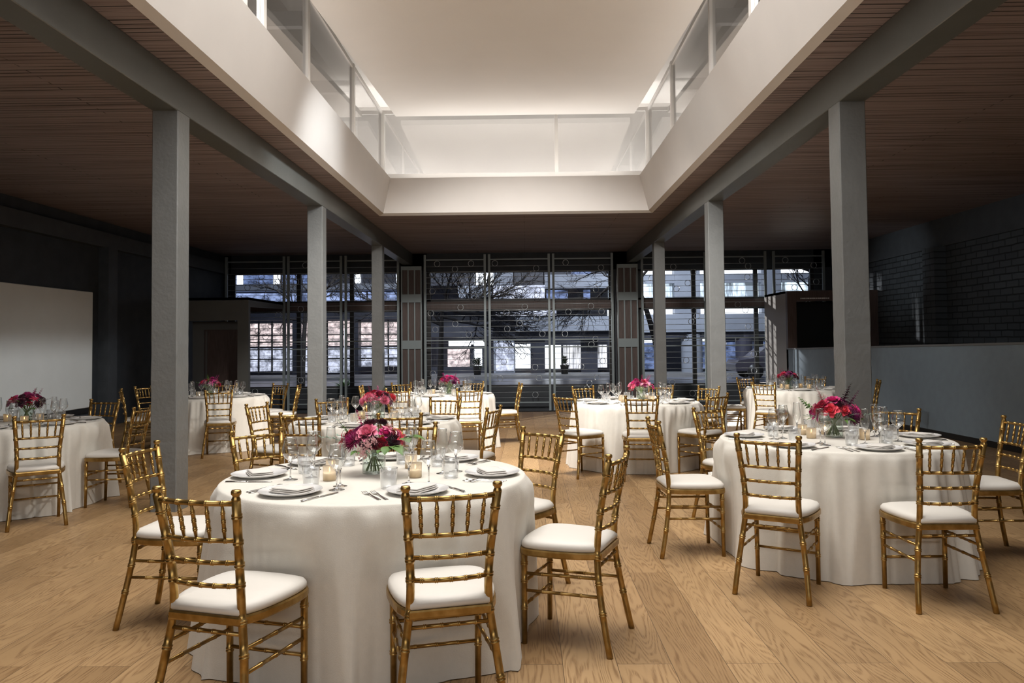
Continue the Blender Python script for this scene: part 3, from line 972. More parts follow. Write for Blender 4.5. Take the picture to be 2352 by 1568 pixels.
# table, x, y, heading (deg, None = face the table), label
CH = [('A', -1.18, 2.65, -16, 'in the near left foreground at the nearest table'),
      ('A', -2.07, 3.98, -92, 'left of the nearest table, before the near left column'),
      ('A', -1.71, 4.72, -132, 'at the back left of the nearest table'),
      ('A', -.79, 5.10, -172, 'at the back of the nearest table, behind the flowers'),
      ('A', .10, 4.64, 135, 'at the back right of the nearest table'),
      ('A', .44, 3.59, 68, 'standing at the right of the nearest table in side view'),
      ('A', -.27, 2.70, 15, 'in the centre foreground, seen from behind'),
      ('B', .88, 5.21, -87, 'left of the right front table, in side view'),
      ('B', 1.34, 4.18, -31, 'at the front left of the right front table'),
      ('B', 2.23, 3.95, 0, 'at the front right of the right front table'),
      ('B', 3.31, 5.08, 84, 'cut by the right picture edge'),
      ('B', 2.96, 6.02, 139, 'behind the right front table, before the half wall'),
      ('B', 1.52, 6.28, -146, 'at the back left of the right front table'),
      ('C', .42, 8.26, -50, 'at the left of the centre right table'),
      ('C', .78, 10.25, -152, 'at the back left of the centre right table'),
      ('C', 1.22, 7.90, -6, 'at the front of the centre right table'),
      ('C', 1.86, 10.33, 157, 'at the back of the centre right table behind the flowers'),
      ('C', 2.42, 9.92, 128, 'at the back right of the centre right table'),
      ('C', 2.10, 8.21, 36, 'at the right of the centre right table'),
      ('E', -1.83, 6.02, -10, 'at the front left of the middle table'),
      ('E', -1.00, 5.90, 4, 'at the front right of the middle table'),
      ('E', -.28, 6.55, 72, 'at the right of the middle table'),
      ('E', -2.01, 7.84, -150, 'at the back left of the middle table'),
      ('E', -.91, 7.90, 168, 'at the back right of the middle table'),
      ('E', -2.63, 7.27, -105, 'at the left of the middle table'),
      ('F', -1.99, 12.00, -145, 'at the back left of the far centre table'),
      ('F', -1.70, 10.05, -14, 'at the front left of the far centre table'),
      ('F', -.75, 9.93, 10, 'at the front right of the far centre table'),
      ('F', -.08, 11.42, 98, 'at the right of the far centre table, seen edge on'),
      ('F', -.86, 12.25, 168, 'at the back right of the far centre table'),
      ('F', -2.42, 11.0, -85, 'at the left of the far centre table'),
      ('G', -4.13, 10.0, 18, 'at the front right of the far left table'),
      ('G', -4.02, 12.2, 150, 'at the back right of the far left table'),
      ('G', -3.50, 11.50, 100, 'at the right of the far left table'),
      ('G', -4.98, 12.35, -168, 'at the back of the far left table behind the flowers'),
      ('G', -5.95, 11.55, -105, 'left of the far left table, farther of two'),
      ('G', -5.75, 10.55, -62, 'left of the far left table, nearer of two'),
      ('H', -3.93, 5.99, 36, 'at the front right of the left edge table'),
      ('H', -4.62, 8.15, 172, 'at the back of the left edge table'),
      ('H', -3.60, 6.98, 92, 'right of the left edge table, partly behind the column'),
      ('D', 3.46, 10.93, -40, 'at the front left of the far right table'),
      ('D', 3.80, 13.00, -160, 'at the back left of the far right table'),
      ('D', 4.98, 12.92, 145, 'at the back right of the far right table'),
      ('D', 5.35, 11.50, 72, 'right of the far right table behind the near column'),
      ('D', 3.04, 12.05, -96, 'left of the far right table behind the middle column'),
      ('D', 4.55, 10.62, 14, 'at the front of the far right table behind the flowers')]
CHAIRS = {}
for i, (tk, x, y, h, lab) in enumerate(CH):
    vx, vy = x - TAB[tk][0], y - TAB[tk][1]
    dd = math.hypot(vx, vy)
    if dd < 1.2 and y > 7: x, y = TAB[tk][0] + vx / dd * 1.2, TAB[tk][1] + vy / dd * 1.2
    o = chair0 if i == 0 else dup(chair0)
    place(o, x, y, 0, D2R(h))
    tag(o, 'gold chair with ivory seat ' + lab, 'chair', 'gold banquet chairs')
    CHAIRS.setdefault(tk, []).append((x, y, D2R(h)))

# ------------------------------------------------------------------ tables and cloths
HT = .757
def make_table():
    t = empty('round_table')
    mb = MB(); mb.lathe([(0, .718), (.755, .718), (.757, .722), (.757, .740), (.755, .744), (0, .744)], 48)
    obj('tabletop', mb, M['tablewood'], t)
    for a in (45, 135, 225, 315):
        mb = MB(); mb.tube([(.45 * math.cos(D2R(a)), .45 * math.sin(D2R(a)), .0), (.40 * math.cos(D2R(a)), .40 * math.sin(D2R(a)), .718)], .014, 8)
        obj('leg', mb, M['steel'], t)
    return t
table0 = None


def cloth(tk, seed, folds):
    rnd = random.Random(seed)
    cx, cy = TAB[tk]
    NA = 384
    R0 = .757
    ph = [rnd.uniform(0, 2 * PI) for _ in range(8)]
    # irregular fold positions: a warped angle
    def fold(a):
        wa = a + .12 * math.sin(2 * a + ph[0]) + .08 * math.sin(3 * a + ph[1]) + .05 * math.sin(5 * a + ph[2])
        x_ = folds * wa + ph[3]
        v = .72 * (2 * abs(math.sin(x_ / 2)) ** .9 - 1.1) + .28 * math.sin(x_)
        amp = .62 + .38 * math.sin(3 * a + ph[4]) * math.sin(2 * a + ph[5])
        return v * amp + .22 * math.sin((folds * 2 + 3) * wa + ph[6])
    chs = CHAIRS.get(tk, [])
    def limit(a, z):
        best = 9
        if z > .66: return best
        dx, dy = math.cos(a), math.sin(a)
        for (x, y, h) in chs:
            for r in [q * .01 for q in range(76, 104)]:
                px_, py_ = cx + dx * r - x, cy + dy * r - y
                lx = px_ * math.cos(h) + py_ * math.sin(h); ly = -px_ * math.sin(h) + py_ * math.cos(h)
                if abs(lx) < .225 and 0 < ly < .478:
                    best = min(best, r); break
        return best
    drop = [0, .004, .012, .025, .05, .09, .14, .20, .27, .34, .42, .50, .58, .65, .70, .735, .752]
    lim_hi = {}
    lims = []
    for k in range(NA): lims.append(limit(2 * PI * k / NA, .3))
    sml = [min(lims[(k + j) % NA] + abs(j) * .006 for j in range(-8, 9)) for k in range(NA)]
    vs = []; fs = []
    vs.append((0, 0, HT))
    rr_ = [.12, .3, .5, .68, .735, .752]
    nr = 0
    for r in rr_:
        for k in range(NA):
            a = 2 * PI * k / NA
            vs.append((r * math.cos(a), r * math.sin(a), HT - (.0 if r < .74 else .001)))
        nr += 1
    for d in drop[1:]:
        t = d / .752
        for k in range(NA):
            a = 2 * PI * k / NA
            g = (.26 + .74 * t ** .75) if d > .04 else (.14 if d > .02 else 0)
            base = R0 + .008 * min(1, d / .02) + .055 * t ** 1.1
            r = base + (fold(a) + .5) * .070 * g + .010 * math.sin(3 * a + ph[7]) * t
            L = sml[k]
            if L < 9:
                lz = HT - d
                f = 1 if lz < .515 else max(0, 1 - (lz - .515) / .14)
                r = min(r, r * (1 - f) + min(r, L - .012) * f)
            r = max(r, R0 + .001 + .010 * t)
            vs.append((r * math.cos(a), r * math.sin(a), max(.004, HT - .002 - d)))
        nr += 1
    for k in range(NA): fs.append((0, 1 + k, 1 + (k + 1) % NA))
    for i in range(nr - 1):
        for k in range(NA):
            k2 = (k + 1) % NA
            fs.append((1 + i * NA + k, 1 + (i + 1) * NA + k, 1 + (i + 1) * NA + k2, 1 + i * NA + k2))
    mb = MB(); mb.add(vs, fs)
    o = obj('tablecloth', mb, M['cloth'])
    place(o, cx, cy)
    tag(o, 'ivory floor-length cloth over ' + TN[tk], 'tablecloth', 'floor-length round tablecloths')


for i, (tk, fd) in enumerate(zip('ABCDEFGH', (13, 15, 22, 21, 18, 21, 20, 18))):
    if table0 is None: table0 = t = make_table()
    else: t = dup(table0)
    place(t, *TAB[tk])
    tag(t, 'round table hidden under the ivory cloth of ' + TN[tk], 'table', 'round banquet tables')
    cloth(tk, 11 + i, fd)

# ------------------------------------------------------------------ tableware prototypes
def M_plate():
    mb = MB()
    mb.lathe([(0, .006), (.080, .006), (.088, .0085), (.136, .019), (.1385, .0205), (.1395, .0195), (.137, .0165), (.094, .002), (.088, .0), (.078, .0), (.076, .003), (0, .003)], 56)
    return mb.mesh('plate', M['china'])
def M_napkin():
    mb = MB(); rnd = random.Random(4)
    # three soft folded layers
    for j, (sx, sy, z0, z1, dx, dy) in enumerate(((.088, .056, .0, .007, 0, 0), (.086, .054, .0075, .0145, -.001, .001), (.080, .052, .015, .021, .003, .002))):
        N = 10; top = []; bot = []
        for iy in range(N + 1):
            for ix in range(N + 1):
                u = ix / N * 2 - 1; v = iy / N * 2 - 1
                e = max(abs(u), abs(v)) ** 6
                w_ = .0012 * math.sin(5 * u + j) * math.cos(3 * v + j)
                x = dx + sx * u * (1 - .03 * v * v); y = dy + sy * v * (1 - .03 * u * u)
                zt = z1 + w_ - e * (z1 - z0) * .35
                top.append((x, y, zt)); bot.append((x, y, z0 + e * (z1 - z0) * .25))
        vs = top + bot; o2 = len(top); fs = []
        for iy in range(N):
            for ix in range(N):
                a = iy * (N + 1) + ix
                fs.append((a, a + 1, a + N + 2, a + N + 1)); fs.append((o2 + a, o2 + a + N + 1, o2 + a + N + 2, o2 + a + 1))
        bd = [i for i in range(N + 1)] + [i * (N + 1) + N for i in range(1, N + 1)] + [N * (N + 1) + i for i in range(N - 1, -1, -1)] + [i * (N + 1) for i in range(N - 1, 0, -1)]
        for a, b in zip(bd, bd[1:] + bd[:1]): fs.append((b, a, o2 + a, o2 + b))
        mb.add(vs, fs)
    return mb.mesh('napkin', M['napkin'])
def ribbon(mb, secs):
    """secs: (y, halfwidth, z, thickness)"""
    vs = []; fs = []
    for y, w_, z, t_ in secs: vs += [(-w_, y, z), (-w_ * .7, y, z + t_), (w_ * .7, y, z + t_), (w_, y, z), (0, y, z - .0004)]
    for i in range(len(secs) - 1):
        for k in range(5):
            k2 = (k + 1) % 5
            fs.append((i * 5 + k, (i + 1) * 5 + k, (i + 1) * 5 + k2, i * 5 + k2))
    fs.append((4, 3, 2, 1, 0)); e = (len(secs) - 1) * 5; fs.append((e, e + 1, e + 2, e + 3, e + 4))
    mb.add(vs, fs)
def M_fork():
    mb = MB()
    ribbon(mb, [(-.10, .006, .001, .0015), (-.094, .0095, .001, .002), (-.06, .0078, .0012, .002), (-.02, .0045, .0022, .0025), (.02, .0028, .006, .0025), (.032, .005, .007, .002),
                (.040, .0105, .0062, .0016), (.052, .0125, .004, .0015), (.060, .0125, .0035, .0014)])
    for k in range(4):
        x = -.0105 + k * .007
        mb.tube([(x, .058, .0042), (x, .08, .004), (x * .97, .098, .0075)], [.0016, .0014, .0008], 6)
    return mb.mesh('fork', M['cutlery'])
def M_knife():
    mb = MB()
    ribbon(mb, [(-.115, .005, .001, .0045), (-.108, .0092, .0005, .006), (-.06, .0078, .0005, .006), (-.012, .0058, .001, .0055), (-.004, .0045, .001, .004)])
    ribbon(mb, [(-.006, .0045, .002, .002), (.004, .0085, .002, .0016), (.06, .0098, .0022, .0013), (.095, .0092, .0022, .0011), (.112, .0055, .0022, .001), (.118, .001, .0022, .0008)])
    return mb.mesh('knife', M['cutlery'])
def goblet(h, foot, stem_h, bowl_r, rim_r, nm):
    """stemmed glass: parts foot_and_stem and bowl"""
    mb = MB()
    mb.lathe([(0, .0), (foot, .0), (foot, .0012), (foot * .6, .0035), (.006, .009), (.0036, .018), (.0032, stem_h * .6), (.0042, stem_h * .92), (.009, stem_h + .002), (0, stem_h + .004)], 24)
    s = mb.mesh('stem', M['solid'])
    mb = MB(); n = 12; pr = []
    for i in range(n + 1):
        t = i / n
        if t < .45: r = bowl_r * math.sin(PI / 2 * (t / .45)) ** .75
        else:
            u = (t - .45) / .55; r = bowl_r + (rim_r - bowl_r) * (u * u * (3 - 2 * u))
        pr.append((max(r, .001), stem_h + (h - stem_h) * t))
    pr.append((rim_r - .0008, h + .0006)); pr.append((rim_r - .0014, h - .002))
    mb.lathe(pr, 28)
    b_ = mb.mesh('bowl', M['glass'])
    return s, b_
def M_tumbler():
    mb = MB()
    mb.lathe([(0, .0), (.033, .0), (.0355, .002), (.0415, .092), (.0425, .095), (.0408, .095), (.0400, .092), (.0340, .010), (.030, .007), (0, .007)], 30)
    return mb.mesh('tumbler', M['frost'])


def proto_thing(nm, parts):
    t = empty(nm)
    for pn, me in parts: obj(pn, me, None, t)
    return t


PL, NP, FK, KN, TU = M_plate(), M_napkin(), M_fork(), M_knife(), M_tumbler()
WG = goblet(.205, .036, .088, .041, .030, 'wine')
FLT = goblet(.228, .033, .080, .0285, .0225, 'flute')
used = set()
protos = {}


def put(kind, x, y, z, rz, label, cat, group, tilt=None):
    if kind in ('wine_glass', 'flute_glass'):
        me = WG if kind == 'wine_glass' else FLT
        if kind not in protos: protos[kind] = o = proto_thing(kind, (('stem', me[0]), ('bowl', me[1])))
        else: o = dup(protos[kind])
    else:
        me = {'plate': PL, 'napkin': NP, 'fork': FK, 'knife': KN, 'tumbler': TU}[kind]
        o = bpy.data.objects.new(kind, me); COL.objects.link(o)
    place(o, x, y, z, rz, tilt)
    return tag(o, label, cat, group)


SECT = {-90: 'at the camera side', -120: 'at the front left place', -150: 'at the left front place', 180: 'at the left place', -180: 'at the left place',
        150: 'at the left back place', 120: 'at the back left place', 90: 'at the back place', 60: 'at the back right place', 30: 'at the right back place',
        0: 'at the right place', -30: 'at the right front place', -60: 'at the front right place'}
SET = {'A': [-179, -120, -60, -2, 56, 92, 137], 'B': [165, -135, -86, -45, 4, 59, 104]}
SETR = {'A': [.60, .57, .56, .59, .62, .60, .60], 'B': [.59, .60, .60, .60, .62, .60, .60]}
for tk, ov in (('C', -95), ('D', -100), ('E', -95), ('F', -100), ('G', -85), ('H', -70)):
    SET[tk] = [((ov + k * 360 / 7 + 180) % 360) - 180 for k in range(7)]
for tk in 'ABCEHDFG':
    cx, cy = TAB[tk]; rnd = random.Random(ord(tk))
    seen = set()
    for i, ad in enumerate(SET[tk]):
        a = D2R(ad)
        u = Vector((math.cos(a), math.sin(a))); tn = Vector((-math.sin(a), math.cos(a)))
        sct = int(round(ad / 30.0)) * 30
        where = SECT[sct]
        if sct in seen: where = where.replace('at the ', 'at the second ')
        seen.add(180 if sct == -180 else sct)
        lab = where + ' of ' + TN[tk]
        R = SETR[tk][i] if tk in SETR else .60
        def at(r, t_): p_ = u * r + tn * t_; return cx + p_.x, cy + p_.y
        rz = a + PI / 2                       # local +y points to the table centre
        j = lambda s=.006: rnd.uniform(-s, s)
        x, y = at(R, j()); put('plate', x, y, HT + .0005, rz, 'white china plate ' + lab, 'plate', 'dinner plates on ' + TN[tk])
        nr = rz + rnd.choice((0, 0, .5, -.4)) + j(.12)
        x, y = at(R, j()); put('napkin', x, y, HT + .0105, nr, 'folded napkin on the plate ' + lab, 'napkin', 'folded napkins on ' + TN[tk])
        for q, (tt, nm) in enumerate(((-.172, 'inner'), (-.205, 'outer'))):
            x, y = at(R - .015 - q * .012, tt + j(.003)); put('fork', x, y, HT + .0005, rz + j(.05), nm + ' steel fork ' + lab, 'fork', 'forks on ' + TN[tk])
        x, y = at(R - .005, .175 + j(.003)); put('knife', x, y, HT + .0005, rz + j(.06), 'steel knife ' + lab, 'knife', 'knives on ' + TN[tk])
        x, y = at(.40 + j(.01), .115 + j(.01)); put('wine_glass', x, y, HT + .0005, 0, 'empty stemmed wine glass ' + lab, 'glass', 'wine glasses on ' + TN[tk])
        x, y = at(.325 + j(.01), .055 + j(.01)); put('flute_glass', x, y, HT + .0005, 0, 'tall slim stemmed flute ' + lab, 'glass', 'flutes on ' + TN[tk])
        x, y = at(.385 + j(.01), -.075 + j(.02)); put('tumbler', x, y, HT + .0005, 0, 'squat clear water tumbler ' + lab, 'tumbler', 'water tumblers on ' + TN[tk])

# votive candles
def votive():
    t = empty('votive_candle')
    mb = MB(); mb.lathe([(0, 0), (.0300, 0), (.0325, .002), (.0335, .070), (.0345, .074), (.0325, .074), (.0320, .070), (.0308, .004), (0, .004)], 28)
    obj('glass_holder', mb, M['votive'], t)
    mb = MB(); mb.lathe([(0, .005), (.0302, .005), (.0306, .038), (.024, .037), (0, .036)], 20); wx = obj('wax', mb, M['wax'], t)
    mb = MB(); mb.tube([(0, 0, .036), (0, 0, .043)], .0008, 5); obj('wick', mb, M['base'], wx)
    mb = MB(); mb.lathe([(0, .041), (.0028, .045), (.0040, .051), (.0026, .059), (0, .067)], 12); obj('flame', mb, M['flame'], t)
    return t
v0 = None
VP = {'A': [(-.203, -.151), (-.245, .06), (.208, -.081), (.14, .22)], 'B': [(-.143, .012), (.182, -.087), (.05, .26), (-.12, .24)]}
for tk in 'ABCDEFGH':
    pos = VP.get(tk, [(-.17, -.12), (.18, -.10), (.15, .17), (-.16, .16)])
    for k, (dx, dy) in enumerate(pos):
        if v0 is None: v0 = o = votive()
        else: o = dup(v0)
        place(o, TAB[tk][0] + dx, TAB[tk][1] + dy, HT + .0005)
        tag(o, 'lit votive candle %s of the flowers on %s' % (('front left', 'front right', 'back right', 'back left')[k] if tk not in 'A' else
            ('front left', 'left', 'front right', 'back right')[k], TN[tk]), 'candle', 'votive candles')

# ------------------------------------------------------------------ flowers
def petal(mb, base, o, nrm, ln, wd, curl=.5, cup=.3, point=.0, nu=4, nv=3, start=.0):
    o = Vector(o).normalized(); nrm = Vector(nrm); nrm = (nrm - o * nrm.dot(o)).normalized(); sd = o.cross(nrm)
    vs = []; fs = []
    for i in range(nu + 1):
        u = i / nu
        sh = math.sin(PI * min(1, .12 + .80 * u)) ** .6 if not point else math.sin(PI * (.10 + .88 * u)) ** (.8 + point)
        sh = max(sh, .05)
        ang = curl * u
        c = Vector(base) + o * (ln * u * math.cos(ang) + start) + nrm * (ln * u * math.sin(ang))
        for k in range(nv + 1):
            v = k / nv * 2 - 1
            vs.append(c + sd * (v * wd * .5 * sh) + nrm * (cup * wd * v * v * .5 * sh))
    for i in range(nu):
        for k in range(nv):
            a = i * (nv + 1) + k
            fs.append((a, a + 1, a + nv + 2, a + nv + 1))
    mb.add(vs, fs)


def flower(kind, seed=0):
    rnd = random.Random(seed); mb = MB()
    Z = Vector((0, 0, 1))
    def ringp(n, el, ln, wd, curl, cup, point=0, z=0, r=0, a0=0, jit=.08, nu=4, nv=3):
        for k in range(n):
            a = a0 + 2 * PI * k / n + rnd.uniform(-jit, jit)
            h = Vector((math.cos(a), math.sin(a), 0))
            e = el + rnd.uniform(-jit, jit)
            o = h * math.cos(e) + Z * math.sin(e)
            nr_ = -h * math.sin(e) + Z * math.cos(e)
            petal(mb, h * r + Z * z, o, nr_, ln * rnd.uniform(.92, 1.06), wd, curl, cup, point, nu, nv)
    if kind == 'rose':
        for i, (n, el, r, ln, wd, cu) in enumerate(((3, 1.5, .003, .026, .020, .35), (4, 1.42, .007, .028, .026, .30), (5, 1.28, .011, .029, .030, .15), (5, 1.08, .013, .032, .034, -.1),
                                                    (6, .82, .013, .036, .038, -.3), (6, .5, .012, .040, .040, -.4))):
            ringp(n, el, ln, wd, cu, .45, 0, 0, r, i * .6)
    elif kind == 'dahlia':
        for i, (n, el) in enumerate(((7, 1.45), (11, 1.22), (14, 1.0), (16, .78), (17, .55), (18, .32), (18, .08), (16, -.18))):
            ringp(n, el, .030 + .002 * i, .0088, .22, .55, .2, .004 * (8 - i) * .2, .006, i * .21, .06, 3, 2)
    elif kind == 'ranunculus':
        for i, (n, el, r) in enumerate(((4, 1.52, .001), (6, 1.4, .005), (8, 1.2, .009), (9, .98, .012), (9, .7, .013), (8, .4, .012))):
            ringp(n, el, .021 + .001 * i, .019, .25, .5, 0, 0, r, i * .4)
    elif kind == 'lily':
        ringp(3, .75, .050, .024, -.5, .35, .1, 0, .003, 0, .1)
        ringp(3, .55, .050, .020, -.5, .35, .1, 0, .003, PI / 3, .1)
    elif kind == 'blossom_spike':
        for i in range(16):
            z = i * .0075; s = 1 - i / 17
            a = i * 2.4; h = Vector((math.cos(a), math.sin(a), 0))
            for q in (-.5, .5):
                h2 = Vector((math.cos(a + q), math.sin(a + q), 0))
                petal(mb, (0, 0, z), h2 * .8 + Z * .6, Z - h2 * .6, .022 * s + .006, .016 * s + .004, -.4, .4, 0, 3, 2)
    elif kind == 'filler':
        for i in range(46):
            a = rnd.uniform(0, 2 * PI); e = rnd.uniform(.45, 1.55); r = rnd.uniform(.028, .05)
            p_ = Vector((math.cos(a) * math.cos(e), math.sin(a) * math.cos(e), math.sin(e))) * r
            for q in range(4):
                b_ = q * PI / 2 + i; petal(mb, p_, (math.cos(b_), math.sin(b_), .5), (0, 0, 1), .006, .005, -.3, .3, 0, 1, 1)
            if i % 3 == 0: mb.tube([(0, 0, -.02), p_], .0006, 3, False)
    return mb


def leafmesh(kind):
    mb = MB()
    if kind == 'broad':
        mb.tube([(0, 0, 0), (0, .02, .004), (0, .04, .006)], .0012, 4)
        for a, l in ((0, .075), (.9, .055), (-.9, .055)):
            petal(mb, (0, .035, .006), (math.sin(a), math.cos(a), .1), (0, 0, 1), l, .042, -.5, .12, .3, 6, 4)
    elif kind == 'euc':
        P = [Vector((0, .018 * i, .012 * math.sin(i * .35))) for i in range(9)]
        mb.tube(P, [.0013] * 9, 4)
        for i, p_ in enumerate(P[1:], 1):
            for s in (-1, 1):
                petal(mb, p_, (s, .5, .3 * (-1) ** i), (0, 0, 1), .021 - i * .0009, .019 - i * .0008, .1, .1, 0, 3, 2)
    elif kind == 'spear':
        petal(mb, (0, 0, 0), (0, 1, .3), (0, 0, 1), .085, .018, -.4, .3, .3, 6, 2)
        petal(mb, (0, 0, 0), (.5, 1, .1), (0, 0, 1), .07, .016, -.4, .3, .3, 6, 2)
        petal(mb, (0, 0, 0), (-.5, 1, .1), (0, 0, 1), .07, .016, -.4, .3, .3, 6, 2)
    return mb


FM = {}
def fmesh(kind, colr):
    k = (kind, colr)
    if k not in FM:
        mb = flower(kind, len(FM)) if kind in ('rose', 'dahlia', 'ranunculus', 'lily', 'blossom_spike', 'filler') else leafmesh(kind)
        FM[k] = mb.mesh(kind, M[colr])
    return FM[k]


def bouquet(tk, items, dx=0, dy=0, lab='', tall=1.0):
    t = empty('flower_arrangement')
    mb = MB()
    mb.lathe([(0, 0), (.056, 0), (.0600, .003), (.0600, .128), (.0610, .131), (.0575, .131), (.0570, .128), (.0570, .012), (.052, .009), (0, .009)], 36)
    v = obj('glass_vase', mb, M['vase'], t)
    rnd = random.Random(tk)
    mb = MB()
    for k in range(26):
        a = rnd.uniform(0, 2 * PI); b_ = a + rnd.uniform(1.6, 3.6)
        r0 = rnd.uniform(.02, .05); r1 = rnd.uniform(.01, .052)
        mb.tube([(r0 * math.cos(a), r0 * math.sin(a), .014), (0.3 * r0 * math.cos(a), .3 * r0 * math.sin(a), .08), (r1 * math.cos(b_), r1 * math.sin(b_), .135), (1.8 * r1 * math.cos(b_), 1.8 * r1 * math.sin(b_), .175)],
                rnd.uniform(.0015, .003), 5)
    for k in range(14):
        a = rnd.uniform(0, 2 * PI); r0 = rnd.uniform(.02, .045)
        petal(mb, (r0 * math.cos(a), r0 * math.sin(a), rnd.uniform(.04, .10)), (math.cos(a + 1), math.sin(a + 1), rnd.uniform(-.8, .8)), (0, .3, 1), .03, .010, .3, .2, .2, 3, 2)
    obj('stems', mb, M['stem'], t)
    for kind, colr, x, y, z, sz in items:
        nm = {'broad': 'leaf_sprig', 'euc': 'eucalyptus_sprig', 'spear': 'leaf_sprig', 'filler': 'filler_blossom'}.get(kind, kind)
        o = obj(nm, fmesh(kind, colr), None, t)
        d = Vector((x, y, (z - .12) * 1.15)).normalized()
        o.location = (x, y, z)
        if kind in ('broad', 'euc', 'spear'):
            h = Vector((x, y, 0)); h = h.normalized() if h.length > 1e-4 else Vector((0, -1, 0))
            yv = (h + Vector((0, 0, d.z * .9))).normalized(); xv = yv.cross(Vector((0, 0, 1))).normalized(); zv = xv.cross(yv)
            o.rotation_euler = Matrix((xv, yv, zv)).transposed().to_euler()
        elif kind == 'blossom_spike':
            d = Vector((x * .9, y * .9, .14)).normalized()
            o.rotation_euler = d.to_track_quat('Z', 'Y').to_euler()
        else:
            o.rotation_euler = d.to_track_quat('Z', 'Y').to_euler()
        o.scale = (sz, sz, sz)
    place(t, TAB[tk][0] + dx, TAB[tk][1] + dy, HT + .0005)
    tag(t, lab + ' in a glass vase on ' + TN[tk], 'flowers', 'flower centrepieces')


def rand_items(seed, pal, spread=1.0):
    rnd = random.Random(seed); it = []
    n = 15
    for i in range(n):
        f = (i + .5) / n; e = math.asin(1 - f * .95); a = i * 2.399 + rnd.uniform(-.3, .3)
        r = .125 * math.cos(e) * spread + .01; z = .155 + .095 * math.sin(e)
        kind = rnd.choice(('rose', 'dahlia', 'ranunculus', 'ranunculus', 'lily', 'dahlia'))
        it.append((kind, 'p_' + rnd.choice(pal), r * math.cos(a), r * math.sin(a), z, rnd.uniform(.9, 1.2) * (1 if kind != 'lily' else .85)))
    for i in range(4):
        a = rnd.uniform(0, 2 * PI); it.append(('filler', 'p_blush', .10 * math.cos(a), .10 * math.sin(a), .185, .8))
    for i in range(3):
        a = rnd.uniform(0, 2 * PI); it.append(('blossom_spike', rnd.choice(('leaf', 'p_plum', 'p_magenta')), .08 * math.cos(a), .06 * math.sin(a), .215, 1.0))
    for i in range(9):
        a = i * .7 + rnd.uniform(-.2, .2); it.append((rnd.choice(('broad', 'spear', 'euc', 'spear')), rnd.choice(('leaf', 'leaf2', 'leafd')), .09 * math.cos(a), .09 * math.sin(a), rnd.uniform(.13, .17), rnd.uniform(.7, 1.0)))
    return it


A_items = [('rose', 'p_pink', -.022, -.070, .208, 1.25), ('dahlia', 'p_magenta', -.088, -.070, .172, 1.35), ('ranunculus', 'p_burgundy', -.015, -.01, .245, 1.35),
           ('dahlia', 'p_burgundy', .040, .01, .250, .85), ('ranunculus', 'p_burgundy', -.002, -.100, .165, 1.5), ('ranunculus', 'p_crimson', .048, -.095, .152, 1.35),
           ('dahlia', 'p_burgundy', .100, -.060, .165, 1.15), ('lily', 'p_coral', .140, -.02, .180, 1.1), ('lily', 'p_hot', .120, .03, .19, 1.0),
           ('rose', 'p_hot', .065, -.045, .205, .8), ('lily', 'p_pink', .075, -.03, .225, .7), ('lily', 'p_coral', -.150, -.04, .172, 1.1),
           ('rose', 'p_coral', -.125, .0, .190, .9), ('ranunculus', 'p_plum', -.075, -.01, .215, 1.1), ('rose', 'p_crimson', .06, .07, .2, 1.0), ('dahlia', 'p_plum', -.04, .09, .19, 1.0),
           ('rose', 'p_magenta', -.10, .08, .17, 1.0), ('ranunculus', 'p_crimson', .11, .08, .16, 1.2),
           ('filler', 'p_blush', -.005, -.125, .150, 1.0), ('filler', 'p_blush', -.025, -.125, .120, .9), ('filler', 'p_blush', .02, -.12, .175, .7), ('filler', 'p_blush', .08, -.02, .225, .7),
           ('blossom_spike', 'p_hot', -.055, .0, .225, .95), ('blossom_spike', 'leaf', -.120, -.02, .200, .9), ('blossom_spike', 'p_pink', -.03, .02, .225, .8),
           ('broad', 'leaf', .075, -.09, .135, 1.7), ('broad', 'leaf', .115, -.03, .160, 1.6), ('broad', 'leaf', .055, -.11, .13, .8), ('broad', 'leaf', -.05, -.10, .125, .7), ('spear', 'leafd', -.09, -.05, .14, 1.0),
           ('euc', 'leaf2', -.13, -.03, .155, 1.0), ('euc', 'leaf2', -.10, .04, .15, .9), ('euc', 'leaf2', .02, -.09, .115, .75), ('spear', 'leaf', .03, .10, .15, 1), ('spear', 'leaf2', -.07, .09, .14, 1)]
bouquet('A', A_items, -.028, .063, 'bouquet with a pink rose and magenta dahlia')
